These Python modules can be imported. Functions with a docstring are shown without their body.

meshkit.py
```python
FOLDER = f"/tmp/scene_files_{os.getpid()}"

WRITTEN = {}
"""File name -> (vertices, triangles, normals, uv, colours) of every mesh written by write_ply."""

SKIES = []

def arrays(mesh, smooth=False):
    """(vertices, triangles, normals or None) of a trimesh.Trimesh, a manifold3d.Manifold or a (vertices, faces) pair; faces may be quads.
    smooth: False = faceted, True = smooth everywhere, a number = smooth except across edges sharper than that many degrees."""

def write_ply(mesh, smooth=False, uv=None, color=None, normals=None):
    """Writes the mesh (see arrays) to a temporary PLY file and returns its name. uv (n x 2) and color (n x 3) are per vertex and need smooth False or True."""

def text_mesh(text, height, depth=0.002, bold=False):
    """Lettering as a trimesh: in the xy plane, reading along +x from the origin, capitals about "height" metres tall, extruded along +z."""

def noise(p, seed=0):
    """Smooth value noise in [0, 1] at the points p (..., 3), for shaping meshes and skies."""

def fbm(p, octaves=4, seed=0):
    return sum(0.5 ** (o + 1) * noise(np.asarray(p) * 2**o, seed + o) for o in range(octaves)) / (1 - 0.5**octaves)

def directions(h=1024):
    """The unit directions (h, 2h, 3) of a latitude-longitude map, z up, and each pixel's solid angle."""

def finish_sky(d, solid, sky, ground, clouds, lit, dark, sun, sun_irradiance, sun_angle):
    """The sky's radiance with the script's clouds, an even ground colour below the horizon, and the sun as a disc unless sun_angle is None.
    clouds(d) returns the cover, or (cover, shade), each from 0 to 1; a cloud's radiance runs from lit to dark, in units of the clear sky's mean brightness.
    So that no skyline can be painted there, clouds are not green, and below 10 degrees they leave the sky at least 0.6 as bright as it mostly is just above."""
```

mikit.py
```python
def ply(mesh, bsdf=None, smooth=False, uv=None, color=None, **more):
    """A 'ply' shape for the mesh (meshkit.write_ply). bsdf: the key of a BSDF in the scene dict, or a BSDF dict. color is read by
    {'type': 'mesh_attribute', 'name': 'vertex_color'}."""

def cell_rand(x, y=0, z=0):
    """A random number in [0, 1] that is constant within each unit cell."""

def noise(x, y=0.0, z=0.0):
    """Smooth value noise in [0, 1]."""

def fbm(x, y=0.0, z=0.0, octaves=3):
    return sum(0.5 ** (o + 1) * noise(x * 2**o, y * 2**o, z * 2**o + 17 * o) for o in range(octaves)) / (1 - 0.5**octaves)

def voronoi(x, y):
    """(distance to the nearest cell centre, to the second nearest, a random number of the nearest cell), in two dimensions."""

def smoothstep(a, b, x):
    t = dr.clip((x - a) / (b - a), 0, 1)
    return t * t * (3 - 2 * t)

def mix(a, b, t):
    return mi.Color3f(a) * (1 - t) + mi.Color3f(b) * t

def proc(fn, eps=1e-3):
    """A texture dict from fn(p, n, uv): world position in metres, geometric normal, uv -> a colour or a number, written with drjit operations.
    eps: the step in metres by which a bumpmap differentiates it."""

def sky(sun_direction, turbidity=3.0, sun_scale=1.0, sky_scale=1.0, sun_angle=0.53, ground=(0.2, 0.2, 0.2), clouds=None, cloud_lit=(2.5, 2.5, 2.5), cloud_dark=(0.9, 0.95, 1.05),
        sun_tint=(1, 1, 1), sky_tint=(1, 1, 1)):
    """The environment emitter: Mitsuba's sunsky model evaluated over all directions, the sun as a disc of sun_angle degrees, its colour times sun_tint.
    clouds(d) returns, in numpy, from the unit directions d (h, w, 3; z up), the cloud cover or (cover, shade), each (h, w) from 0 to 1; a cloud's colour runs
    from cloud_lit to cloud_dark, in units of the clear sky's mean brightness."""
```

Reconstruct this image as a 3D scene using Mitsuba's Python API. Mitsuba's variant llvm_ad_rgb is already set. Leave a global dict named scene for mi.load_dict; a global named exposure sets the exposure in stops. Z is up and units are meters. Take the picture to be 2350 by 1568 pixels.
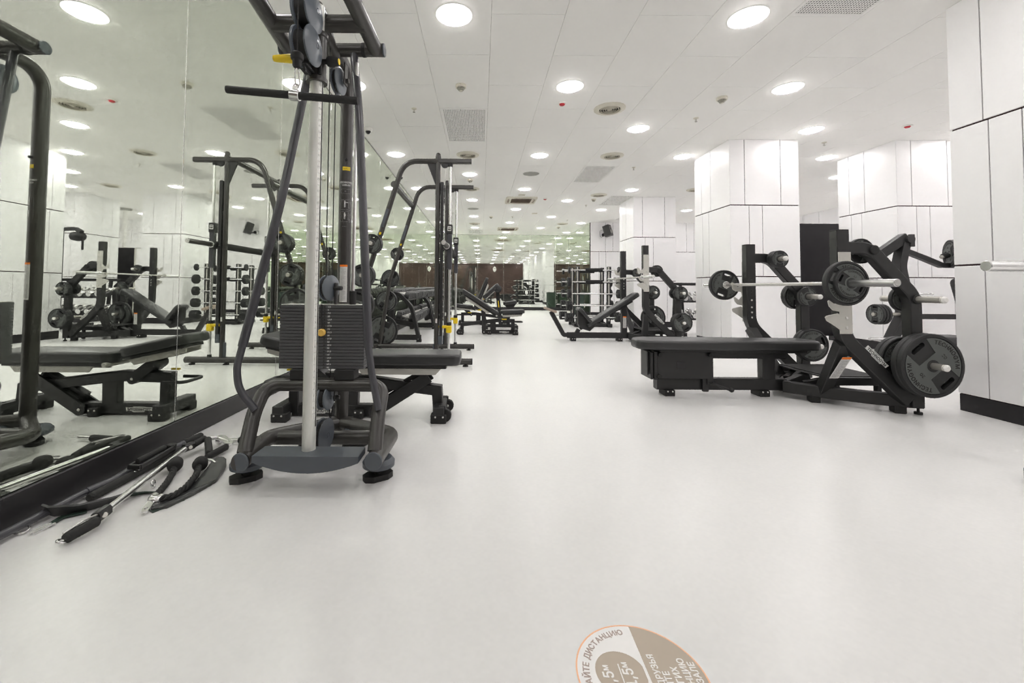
import math, random
import numpy as np, trimesh, shapely
from shapely import geometry as sg, affinity
import mitsuba as mi, drjit as dr, mikit, meshkit
T = mi.ScalarTransform4f
scene, labels = {}, {}
random.seed(7); RNG = np.random.default_rng(7)

# ---------------- camera, exposure, lamps' strength (metres, z up, y along the room) ----------------
CAM = (0.0, 0.0, 0.8984)
PITCH, ROLL = math.radians(2.0643), math.radians(0.42213)
FOCAL, PPX, PPY = 968.4565, 1103.8924, 626.6093            # pixels of the 2350 x 1568 frame
_fwd = np.array([0, math.cos(PITCH), math.sin(PITCH)])
_upc = np.array([0, -math.sin(PITCH), math.cos(PITCH)])
_up = np.array([-1.0, 0, 0]) * math.sin(ROLL) + _upc * math.cos(ROLL)
scene['camera'] = {'type': 'perspective', 'fov': math.degrees(2 * math.atan(1175 / FOCAL)), 'fov_axis': 'x',
                   'principal_point_offset_x': -1 * (PPX - 1175) / 2350, 'principal_point_offset_y': -1 * (PPY - 784) / 1568,
                   'near_clip': 0.02, 'far_clip': 200.0,
                   'to_world': T().look_at(origin=list(CAM), target=list(np.array(CAM) + _fwd), up=list(_up))}
LAMP = 17.0
exposure = 1.46
H = 3.12            # ceiling height
XW, YF, YB, XR = -1.737, 17.485, -3.25, 9.5   # left mirror, far mirror, back wall, right wall

# ---------------- materials ----------------
def rgb(*c):
    c = c if len(c) == 3 else (c[0],) * 3
    return {'type': 'rgb', 'value': list(map(float, c))}
def mat(name, base, rough=.5, spec=.5, metal=0., tex=None, **k):
    b = {'type': 'principled', 'base_color': tex or rgb(*base), 'roughness': rough, 'metallic': metal, **k}
    if not metal: b['specular'] = spec
    scene[name] = {'type': 'twosided', 'bsdf': b}
    return name
def chrome(name, c, alpha):
    scene[name] = {'type': 'twosided', 'bsdf': {'type': 'roughconductor', 'material': 'none', 'specular_reflectance': rgb(*c), 'alpha': alpha, 'distribution': 'ggx'}}
    return name
_FL = lambda p, n, uv: mikit.mix((.655, .653, .648), (.690, .686, .678), mikit.fbm(p.x * 1.3, p.y * 1.3, 0, 3)) * (0.985 + 0.03 * mikit.noise(p.x * 90, p.y * 90))
mat('m_floor', (.8,), .31, .45, tex=mikit.proc(_FL))
mat('m_ceiling', (.90, .893, .868), .75, .2)
mat('m_gap', (.56, .55, .52), .8, .2)
mat('m_panel', (.93, .925, .93), .38, .45)
mat('m_joint', (.035, .022, .025), .8, .2)
mat('m_base', (.012, .011, .013), .42, .45)
scene['m_mirror'] = {'type': 'conductor', 'material': 'none', 'specular_reflectance': rgb(.905, .955, .865)}
mat('m_mirror_edge', (.05, .055, .05), .3, .5)
chrome('m_trim_metal', (.75, .75, .72), .2)
_BW = lambda p, n, uv: mikit.mix((.055, .030, .026), (.085, .05, .042), mikit.cell_rand(p.x / .30, p.z / .10)) * (1 - .45 * dr.maximum(mikit.smoothstep(.94, .98, p.x / .30 - dr.floor(p.x / .30)), mikit.smoothstep(.88, .96, p.z / .10 - dr.floor(p.z / .10))))
mat('m_brown', (.08, .05, .04), .5, .4, tex=mikit.proc(_BW))
def _holes(pitch, r):
    def fn(p, n, uv):
        a = p.x / pitch - dr.floor(p.x / pitch) - .5; b = p.y / pitch - dr.floor(p.y / pitch) - .5
        return mikit.mix((.12, .12, .115), (.90, .893, .868), mikit.smoothstep(r - .06, r + .06, dr.sqrt(a * a + b * b)))
    return fn
mat('m_grille', (.7,), .7, .2, tex=mikit.proc(_holes(.0215, .30)))
mat('m_black', (.014, .014, .0145), .42, .45)          # powder coat
mat('m_tube', (.028, .026, .024), .33, .55)            # satin anthracite tube of the cable tower
mat('m_guard', (.046, .046, .053), .32, .5)
mat('m_stack', (.054, .054, .057), .42, .5)
mat('m_dumbbell', (.042, .043, .044), .42, .5)            # bluish grey guard rail
mat('m_slate', (.052, .060, .072), .38, .5)            # blue grey plastic covers
mat('m_slate2', (.095, .110, .128), .33, .5)
mat('m_pad', (.022, .0225, .0235), .36, .5, sheen=.15)
mat('m_rubber', (.013, .013, .013), .6, .35)
mat('m_foam', (.018, .018, .018), .72, .3)
mat('m_plate', (.017, .0175, .018), .5, .4)
mat('m_plate_grey', (.085, .092, .088), .55, .35)
mat('m_yellow', (.78, .56, .015), .4, .5)
mat('m_amber', (.82, .52, .12), .35, .5)
mat('m_orange', (.82, .20, .02), .5, .4)
mat('m_red', (.45, .02, .03), .4, .5)
mat('m_white', (.80, .79, .76), .45, .45)
mat('m_ivory', (.66, .63, .54), .5, .4)
mat('m_dark', (.02, .019, .018), .7, .3)
mat('m_label', (.62, .62, .60), .5, .4)
mat('m_greytext', (.30, .30, .30), .6, .3)
mat('m_print', (.72, .72, .72), .5, .3)
mat('m_rack_silver', (.52, .51, .47), .42, .5, metal=0)
mat('m_speaker', (.36, .36, .335), .7, .2)
chrome('m_chrome', (.86, .86, .85), .06)
chrome('m_steel', (.70, .69, .66), .22)
mat('m_alu', (.66, .67, .63), .34, .5, metal=.25)
chrome('m_brushed', (.62, .60, .55), .3)
mat('m_green', (.02, .035, .028), .45, .4)
mat('m_screen', (.010, .009, .011), .30, .45)
mat('m_taupe', (.36, .29, .235), .55, .35)
scene['m_clear'] = {'type': 'dielectric', 'int_ior': 1.45}

# ---------------- entries of the scene ----------------
def numbered(key):
    if not any(k == key or k.startswith(key + '__') for k in _USED): _USED.add(key); return key
    n = _CNT.get(key, 0) + 1
    _CNT[key] = n
    k = f'{key}_{n:03d}'; _USED.add(k); return k
_USED, _CNT = set(), {}
def thing(name, label=None, cat=None, group=None, kind=None):
    k = name
    if name in _CNT: _CNT[name] += 1; k = f'{name}_{_CNT[name]:03d}'
    else: _CNT[name] = 0
    d = {}
    if label: d['label'] = label
    if cat: d['category'] = cat
    if group: d['group'] = group
    if kind: d['kind'] = kind
    labels[k] = d
    return k
def part(root, name, mesh, m, smooth=35, label=None, kind=None, to=None, **more):
    key = f'{root}__{name}'
    if key in _CNT: _CNT[key] += 1; key = f'{key}_{_CNT[key]:03d}'
    else: _CNT[key] = 0
    d = dict(mesh) if isinstance(mesh, dict) else mikit.ply(mesh, m, smooth=smooth)
    d.update(more)
    if to is not None: d['to_world'] = T(np.asarray(to, float))
    scene[key] = d
    x = {}
    if label: x['label'] = label
    if kind: x['kind'] = kind
    if x: labels[key] = x
    return key
def solo(name, mesh, m, label=None, cat=None, group=None, kind=None, smooth=35, to=None, **more):
    k = thing(name, label, cat, group, kind)
    d = dict(mesh) if isinstance(mesh, dict) else mikit.ply(mesh, m, smooth=smooth)
    d.update(more)
    if to is not None: d['to_world'] = T(np.asarray(to, float))
    scene[k] = d
    return k
def ply(mesh, m, smooth=35): return mikit.ply(mesh, m, smooth=smooth)

ORD = 'first second third fourth fifth sixth seventh eighth ninth tenth eleventh twelfth thirteenth fourteenth fifteenth'.split()
# ---------------- mesh helpers ----------------
A = lambda *v: np.array(v, float)
def nrm(v): v = np.asarray(v, float); return v / np.linalg.norm(v)
def cat(*ms): return trimesh.util.concatenate([m for m in ms if m is not None])
def mv(m, M): m = m.copy(); m.apply_transform(np.asarray(M, float)); return m
def tr(x, y, z): M = np.eye(4); M[:3, 3] = (x, y, z); return M
def rot(deg, ax=(0, 0, 1), p=(0, 0, 0)): return trimesh.transformations.rotation_matrix(math.radians(deg), ax, p)
def frame(o, x, y):
    x = nrm(x); z = nrm(np.cross(x, y)); y = np.cross(z, x)
    M = np.eye(4); M[:3, 0], M[:3, 1], M[:3, 2], M[:3, 3] = x, y, z, o
    return M
def box(c, s, b=.004, rz=0, M=None):
    s = np.asarray(s, float) / 2; b = min(b, s.min() * .6)
    if b <= 0: m = trimesh.creation.box(2 * s)
    else:
        P = []
        for i in (-1, 1):
            for j in (-1, 1):
                for k in (-1, 1):
                    P += [(i * (s[0] - b), j * (s[1] - b), k * s[2]), (i * (s[0] - b), j * s[1], k * (s[2] - b)), (i * s[0], j * (s[1] - b), k * (s[2] - b))]
        m = trimesh.convex.convex_hull(np.array(P))
    if M is not None: m.apply_transform(M)
    if rz: m.apply_transform(rot(rz))
    m.apply_translation(c)
    return m
def fillet(pts, r, n=6):
    pts = [np.asarray(p, float) for p in pts]
    out = [pts[0]]
    for i in range(1, len(pts) - 1):
        a, b, c = pts[i - 1], pts[i], pts[i + 1]
        ri = r[i - 1] if isinstance(r, (list, tuple)) else r
        u, v = nrm(a - b), nrm(c - b)
        ang = math.acos(np.clip(u @ v, -1, 1))
        if ri <= 0 or ang > math.pi - .02: out.append(b); continue
        d = min(ri / math.tan(ang / 2), np.linalg.norm(a - b) * .49, np.linalg.norm(c - b) * .49)
        rr = d * math.tan(ang / 2)
        o = b + nrm(u + v) * rr / math.sin(ang / 2)
        p, q = b + u * d - o, b + v * d - o
        th = math.pi - ang
        for t in np.linspace(0, 1, n + 1):
            out.append(o + (p * math.sin((1 - t) * th) + q * math.sin(t * th)) / math.sin(th))
    out.append(pts[-1])
    return np.array(out)
def sweep(pts, sec, up=(0, 0, 1), caps=True, closed=False, scale=None):
    """Section (n, 2) [x: sideways, y: towards up] along a polyline, mitred."""
    P = np.asarray(pts, float); n = len(P); sec = np.asarray(sec, float); k = len(sec)
    seg = [nrm(P[(i + 1) % n] - P[i]) for i in range(n if closed else n - 1)]
    V = []; prev = None
    for i in range(n):
        a = seg[i - 1] if (i > 0 or closed) else seg[0]; b = seg[i % len(seg)] if (i < n - 1 or closed) else seg[-1]
        t = nrm(a + b)
        if up is None:
            if prev is None:
                g = A(0, 0, 1) if abs(a[2]) < .9 else A(1, 0, 0)
                x = nrm(np.cross(a, g))
            else: x = nrm(prev - t * (prev @ t))
            prev = x; y = np.cross(x, t)
            q = sec[:, :1] * x + sec[:, 1:] * y
        else:
            x = np.cross(a, up)
            x = nrm(x if np.linalg.norm(x) > .02 else np.cross(a, (1., 0, 0) if abs(a[0]) < .8 else (0, 1., 0))); y = np.cross(x, a)
            q = sec[:, :1] * x + sec[:, 1:] * y
            q = q - np.outer(q @ t / (a @ t), a)        # mitre
        V.append(P[i] + q * (1 if scale is None else scale[i]))
    V = np.vstack(V); F = []
    for i in range(n if closed else n - 1):
        j = (i + 1) % n
        for s in range(k):
            s2 = (s + 1) % k
            F += [(i * k + s, i * k + s2, j * k + s2), (i * k + s, j * k + s2, j * k + s)]
    if caps and not closed:
        c0, c1 = len(V), len(V) + 1
        V = np.vstack([V, P[0], P[-1]])
        for s in range(k):
            s2 = (s + 1) % k
            F += [(c0, s2, s), (c1, (n - 1) * k + s, (n - 1) * k + s2)]
    m = trimesh.Trimesh(V, np.array(F), process=False)
    m.fix_normals() if False else None
    return m
def circ(r, n=14): a = np.arange(n) * 2 * np.pi / n; return np.stack([np.cos(a), np.sin(a)], 1) * r
def rrect(w, h, b=.005):
    w, h = w / 2, h / 2; b = min(b, w * .8, h * .8)
    return np.array([(w - b, -h), (w, -h + b), (w, h - b), (w - b, h), (-w + b, h), (-w, h - b), (-w, -h + b), (-w + b, -h)])
def tube(pts, r, fil=0, n=14, fn=6, closed=False):
    P = fillet(pts, fil, fn) if fil else np.asarray(pts, float)
    return sweep(P, circ(r, n), None, closed=closed)
def bar(p, q, w, h, b=.005, up=(0, 0, 1)): return sweep([p, q], rrect(w, h, b), up)
def bent(pts, w, h, fil=0, b=.005, up=(0, 0, 1), fn=6): return sweep(fillet(pts, fil, fn) if fil else pts, rrect(w, h, b), up)
def lathe(prof, o=(0, 0, 0), ax=(0, 0, 1), n=32):
    """prof: [(r, z)] from bottom to top; closed by r = 0 ends if given."""
    pr = np.asarray(prof, float); a = np.arange(n) * 2 * np.pi / n
    V = np.stack([pr[:, None, 0] * np.cos(a), pr[:, None, 0] * np.sin(a), np.broadcast_to(pr[:, 1:], (len(pr), n))], -1).reshape(-1, 3)
    F = []
    for i in range(len(pr) - 1):
        for s in range(n):
            s2 = (s + 1) % n
            if pr[i, 0] > 1e-9: F.append((i * n + s, i * n + s2, (i + 1) * n + s2))
            if pr[i + 1, 0] > 1e-9: F.append((i * n + s, (i + 1) * n + s2, (i + 1) * n + s))
    m = trimesh.Trimesh(V, np.array(F), process=False); m.merge_vertices()
    z = nrm(ax); x = nrm(np.cross(A(0, 1, 0) if abs(z[1]) < .9 else A(1, 0, 0), z))
    m.apply_transform(frame(o, x, np.cross(z, x)))
    return m
def cyl(p, q, r, n=24, b=.002):
    p, q = np.asarray(p, float), np.asarray(q, float); L = np.linalg.norm(q - p); b = min(b, r * .5, L * .4)
    return lathe([(0, 0), (r - b, 0), (r, b), (r, L - b), (r - b, L), (0, L)], p, q - p, n)
def ball(c, r, n=2): m = trimesh.creation.icosphere(n, r); m.apply_translation(c); return m
def prism(poly, t, M=None, z0=0.):
    poly = poly if hasattr(poly, 'geom_type') else sg.Polygon(poly)
    gs = [g for g in getattr(poly, 'geoms', [poly]) if g.geom_type == 'Polygon' and g.area > 1e-9]
    m = cat(*[trimesh.creation.extrude_polygon(g, t, engine='earcut') for g in gs])
    if z0: m.apply_translation((0, 0, z0))
    if M is not None: m.apply_transform(M)
    return m
def rr2(w, h, r, n=8):
    return sg.box(-w / 2 + r, -h / 2 + r, w / 2 - r, h / 2 - r).buffer(r, quad_segs=n)
def pad(L, W, t, rc=.05, re=.018, crown=.004, M=None, shape=None):
    """Upholstered cushion: outline L x W (or a polygon) in xy, thickness t, rounded edges."""
    poly = shape if shape is not None else rr2(L, W, rc)
    levels = [(0, re * .55), (re * .35, re * .12), (re, 0), (t - re, 0), (t - re * .55, re * .14), (t - re * .2, re * .48), (t, re), (t + crown, re + min(L, W) * .28)]
    ex = np.asarray(poly.exterior.coords)[:-1]
    if not poly.exterior.is_ccw: ex = ex[::-1]
    # resample
    ln = sg.LinearRing(ex); N = 72
    base = np.array([ln.interpolate(s, normalized=True).coords[0] for s in np.linspace(0, 1, N, endpoint=False)])
    tang = np.roll(base, -1, 0) - np.roll(base, 1, 0); tang /= np.linalg.norm(tang, axis=1, keepdims=True)
    nor = np.stack([tang[:, 1], -tang[:, 0]], 1)
    cen = base.mean(0)
    V = []
    for z, i in levels:
        o = base - nor * min(i, re * 2) if i <= re * 2 else cen + (base - cen) * (1 - 2 * i / min(L, W) * .9)
        V.append(np.column_stack([o, np.full(N, z)]))
    V = np.vstack(V); F = []
    for l in range(len(levels) - 1):
        for s in range(N):
            s2 = (s + 1) % N
            F += [(l * N + s, l * N + s2, (l + 1) * N + s2), (l * N + s, (l + 1) * N + s2, (l + 1) * N + s)]
    b, tp = len(V), len(V) + 1
    V = np.vstack([V, [*cen, 0], [*cen, t + crown]]); q = (len(levels) - 1) * N
    for s in range(N):
        s2 = (s + 1) % N
        F += [(b, s2, s), (tp, q + s, q + s2)]
    m = trimesh.Trimesh(V, np.array(F), process=False)
    if M is not None: m.apply_transform(M)
    return m
_TXT = {}
def text(s, h, depth=.0012, bold=False):
    k = (s, depth / h, bold)
    if k not in _TXT: _TXT[k] = meshkit.text_mesh(s, 1.0, depth / h, bold)
    m = _TXT[k].copy(); m.apply_scale(h); return m
def textc(s, h, depth=.0012, bold=False):
    m = text(s, h, depth, bold); b = m.bounds; m.apply_translation((-(b[0, 0] + b[1, 0]) / 2, -(b[0, 1] + b[1, 1]) / 2, 0)); return m
def arctext(s, h, R, mid=90, depth=.0012, gap=.12, bold=True, inward=False):
    """Letters on a circle of radius R about the origin, centred on the angle mid (degrees), tops outwards."""
    ms = [None if c == ' ' else text(c, h, depth, bold) for c in s]
    w = [h * .45 if m is None else m.bounds[1, 0] - m.bounds[0, 0] for m in ms]
    tot = sum(w) + gap * h * (len(s) - 1); out = []; x = -tot / 2
    for m, wi in zip(ms, w):
        if m is not None:
            m.apply_translation((-(m.bounds[0, 0] + wi / 2), 0, 0))
            a = (x + wi / 2) / (R if not inward else R)
            if not inward: m.apply_transform(rot(mid - 90 - math.degrees(a)) @ tr(0, R, 0))
            else: m.apply_transform(rot(mid + 90 + math.degrees(a)) @ tr(0, -R - h, 0))
            out.append(m)
        x += wi + gap * h
    return cat(*out)
# ---------------- the room ----------------
solo('floor', box(((XW + XR) / 2, (YF + YB) / 2, -.05), (XR - XW + .4, YF - YB + .4, .1), 0), 'm_floor', 'pale grey sheet vinyl floor with a satin sheen', kind='structure', smooth=False)
solo('ceiling', box(((XW + XR) / 2, (YF + YB) / 2, H + .06), (XR - XW + .4, YF - YB + .4, .1), 0), 'm_gap', 'white ceiling of long metal panels laid in staggered strips', kind='structure', smooth=False)
TX, TY, TS = -.531, 3.343, .6
GRILLES = [(0, 3), (5, -2), (4, 7), (6, 11), (0, 21), (8, 15), (2, -7)]          # strip, first row
grille_cells = {}
_cells = []
for j in range(-3, 17):
    x0, x1 = max(TX + TS * j, XW), min(TX + TS * (j + 1), XR)
    if x1 - x0 < .02: continue
    for k in range(-12, 25):
        if (k - 1 - j) % 2 or (j, k) in GRILLES: continue
        y0, y1 = max(TY + TS * k, YB), min(TY + TS * (k + 2), YF)
        if y1 - y0 < .02: continue
        _cells.append((math.hypot((x0 + x1) / 2, (y0 + y1) / 2 - 2), x0, x1, y0, y1))
_cells.sort()
def _tile(c): return box(((c[1] + c[2]) / 2, (c[3] + c[4]) / 2, H + .006), (c[2] - c[1] - .0025, c[4] - c[3] - .0025, .012), .001)
for c in _cells[:300]: part('ceiling', 'panel', _tile(c), 'm_ceiling', False)
if _cells[300:]: part('ceiling', 'panels_beyond', cat(*[_tile(c) for c in _cells[300:]]), 'm_ceiling', False, kind='stuff')

# mirrors: left wall, far wall, short return on the right
def mirror_wall(key, label, o, d, L, seams, plinth=.125):
    """Panels stand along d from o; the reflecting face is on the side of n = z x d."""
    d = A(*d); n = A(d[1], -d[0], 0)
    if key == 'wall_far': n = A(0, -1, 0)
    o = A(*o)
    solo(key, box(o + d * L / 2 - n * .06 + A(0, 0, H / 2), np.abs(d) * L + np.abs(n) * .10 + A(0, 0, H), 0), 'm_mirror_edge', label, kind='structure', smooth=False)
    e = [0] + [s for s in seams if 0 < s < L] + [L]
    for a, b in zip(e[:-1], e[1:]):
        w = b - a - .004
        part(key, 'mirror_panel', box(o + d * (a + b) / 2 - n * .003 + A(0, 0, (H - .004 + plinth + .002) / 2), np.abs(d) * w + np.abs(n) * .006 + A(0, 0, H - plinth - .008), .0015), 'm_mirror', False)
    for s in seams:
        if 0 < s < L: part(key, 'seam_strip', box(o + d * s - n * .004 + A(0, 0, (H + plinth) / 2), np.abs(d) * .0035 + np.abs(n) * .007 + A(0, 0, H - plinth - .02), 0), 'm_trim_metal', False)
S0, SP = 2.43, 1.175
mirror_wall('wall_left', 'long wall of tall mirror panels down the left side', (XW, YB, 0), (0, 1, 0), YF - YB, [S0 + SP * k - YB for k in range(-5, 14)])
mirror_wall('wall_far', 'mirror panels covering the far end wall', (XW, YF, 0), (1, 0, 0), 3.62 - XW, [.52 + 1.075 * k for k in range(0, 5)])
XM = 3.62
mirror_wall('wall_alcove', 'mirror panels on the right beside the far wall', (XM, YF, 0), (0, -1, 0), YF - 14.06, [.35 + 1.05 * k for k in range(0, 3)])
PL = .125
def skirting(name, label, c, s): solo(name, box(c, s, .003), 'm_base', label, kind='structure', smooth=False)
skirting('baseboard_left', 'black skirting board under the left mirrors', (XW + .006, (YF + YB) / 2, PL / 2), (.016, YF - YB, PL))
skirting('baseboard_far', 'black skirting board under the far mirrors', ((XW + XM) / 2, YF - .006, PL / 2), (XM - XW - .03, .016, PL))
skirting('baseboard_alcove', 'black skirting board under the right alcove mirrors', (XM - .006, (YF + 14.06) / 2, PL / 2), (.016, YF - 14.06 - .03, PL))
solo('wall_back', box(((XW + XR) / 2, YB - .05, H / 2), (XR - XW + .4, .1, H), 0), 'm_brown', 'dark brown small tiled wall behind the camera', kind='structure', smooth=False)
solo('wall_right', box((XR + .05, (14.0 + YB) / 2, H / 2), (.1, 14.0 - YB + .4, H), 0), 'm_joint', 'white panelled wall at the far right', kind='structure', smooth=False)
solo('wall_end', box(((3.66 + XR) / 2, 14.13, H / 2), (XR - 3.66, .2, H), 0), 'm_joint', 'white panelled end wall carrying the loudspeaker', kind='structure', smooth=False)
ROWS = [(PL, 1.098), (1.098, 2.146), (2.146, H + .004)]
def clad(root, o, d, n, L, joints, rows=ROWS, g=.008, t=.012):
    """White panels on a flat face: o the lower corner, d along, n outwards, joints per row as distances."""
    o, d, n = A(*o), A(*d), A(*n)
    for (z0, z1), js in zip(rows, joints):
        e = [0.] + list(js) + [L]
        for a, b in zip(e[:-1], e[1:]):
            part(root, 'panel', box(o + d * (a + b) / 2 + n * t / 2 + A(0, 0, (z0 + z1) / 2), np.abs(d) * (b - a - g) + np.abs(n) * t + A(0, 0, z1 - z0 - g * 1.6), .0015), 'm_panel', False)
CW = 1.02
JT = [(.22, .80), (.28, .475), (.22, .75)]
COLS = [(3.645, 2.23, 'white panelled column at the right edge, nearest the camera'), (3.645, 6.15, 'white panelled column behind the near bench press'),
        (3.645, 10.07, 'white panelled column behind the incline bench press'), (6.08, 6.13, 'white panelled column behind the chest press machine, right of the black screen'),
        (3.645, -1.7, 'white panelled column behind the camera on the right'), (6.08, -1.7, 'white panelled column behind the camera, far right'),
        (6.08, 2.23, 'white panelled column hidden right of the nearest one'), (6.08, 10.07, 'white panelled column of the second row, far back')]
for x, y, lab in COLS:
    t = .012
    k = thing('column', lab, None, kind='structure')
    part(k, 'core', box((x + CW / 2, y + CW / 2, H / 2), (CW - 2 * t, CW - 2 * t, H), 0), 'm_joint', False)
    part(k, 'skirting', box((x + CW / 2, y + CW / 2, PL / 2), (CW - 2 * t + .012, CW - 2 * t + .012, PL), .002), 'm_base', False)
    clad(k, (x + .0, y + t, 0), (1, 0, 0), (0, -1, 0), CW, JT)
    clad(k, (x + t, y + CW, 0), (0, -1, 0), (-1, 0, 0), CW, [(.20, .75), (.25, .44), (.22, .50)])
    clad(k, (x + CW - t, y, 0), (0, 1, 0), (1, 0, 0), CW, JT)
    clad(k, (x + CW, y + CW - t, 0), (-1, 0, 0), (0, 1, 0), CW, JT)
def joints(L, w): 
    s, out, i = 0, [], 0
    while True:
        s += w[i % len(w)]; i += 1
        if s > L - .12: return out
        out.append(s)
LE = XR - 3.64
clad('wall_end', (3.64, 14.03, 0), (1, 0, 0), (0, -1, 0), LE, [joints(LE, (.28, .5, .62, .3, .55)), joints(LE, (.28, .23, .9, .35, .5)), joints(LE, (.5, .25, .6))])
part('wall_end', 'skirting', box(((3.66 + XR) / 2, 14.026, PL / 2), (XR - 3.68, .012, PL), .002), 'm_base', False)
LR = 14.0 - YB
clad('wall_right', (XR, YB, 0), (0, 1, 0), (-1, 0, 0), LR, [joints(LR, (.5, .55, .3, .62)), joints(LR, (.9, .28, .23, .5)), joints(LR, (.6, .25, .5, .8))])
part('wall_right', 'skirting', box((XR - .006, (14 + YB) / 2, PL / 2), (.012, LR, PL), .002), 'm_base', False)

# ---------------- ceiling fittings ----------------
for i, (j, k) in enumerate(GRILLES):
    x0, y0 = TX + TS * j, TY + TS * k
    where = ['above the half rack on the left', 'at the top right of the view', 'in the middle of the ceiling', 'beside the far white column', 'next to the far mirror wall', 'over the far right corner', 'behind the camera'][i]
    g = thing('ceiling_grille', 'perforated white air grille panel ' + where, 'ceiling grille')
    part(g, 'frame', cat(*[box((x0 + .3, y0 + a, H + .005), (.594, .03, .014), .001) for a in (.018, 1.182)] + [box((x0 + a, y0 + .6, H + .005), (.03, 1.137, .014), .001) for a in (.018, .582)]), 'm_ceiling', False)
    part(g, 'perforated_sheet', box((x0 + .3, y0 + .6, H + .006), (.534, 1.137, .008), 0), 'm_grille', False)

LX0, LY0 = -.235, 3.36
_ring = ply(lathe([(.133, .004), (.148, -.0035), (.1500, .0), (.150, .014), (.137, .012), (.134, .03), (.133, .03), (.133, .004)], n=40), 'm_white', 40)
_glow = ply(lathe([(0, .006), (.133, .006)], n=40), 'm_white', False)
if True:
    _v = lathe([(.132, .002), (.128, -.008), (.112, -.016), (.07, -.022), (0, -.024)][::-1], n=40)
    _glow = ply(_v, 'm_white', True)
_glow['emitter'] = {'type': 'area', 'radiance': rgb(LAMP, LAMP * .968, LAMP * .962)}
def in_col(x, y, r=.2): return any(c[0] - r < x < c[0] + CW + r and c[1] - r < y < c[1] + CW + r for c in COLS)
_rows = {}
for j in range(-5, 12):
    for i in range(-1, 9):
        if (i + j) % 2: continue
        x, y = LX0 + 1.197 * i, LY0 + 1.2 * j
        if not (YB + .3 < y < YF - .3 and x < XR - .3) or in_col(x, y): continue
        if x > 3.4 and y > 13.7: continue
        if any(TX + TS * a - .1 < x < TX + TS * (a + 1) + .1 and TY + TS * b - .1 < y < TY + TS * (b + 2) + .1 for a, b in GRILLES): continue
        _rows.setdefault(j, []).append((x, y))
_ahead = sorted(j for j in _rows if LY0 + 1.2 * j > 0); _behind = sorted((j for j in _rows if LY0 + 1.2 * j <= 0), reverse=True)
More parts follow.
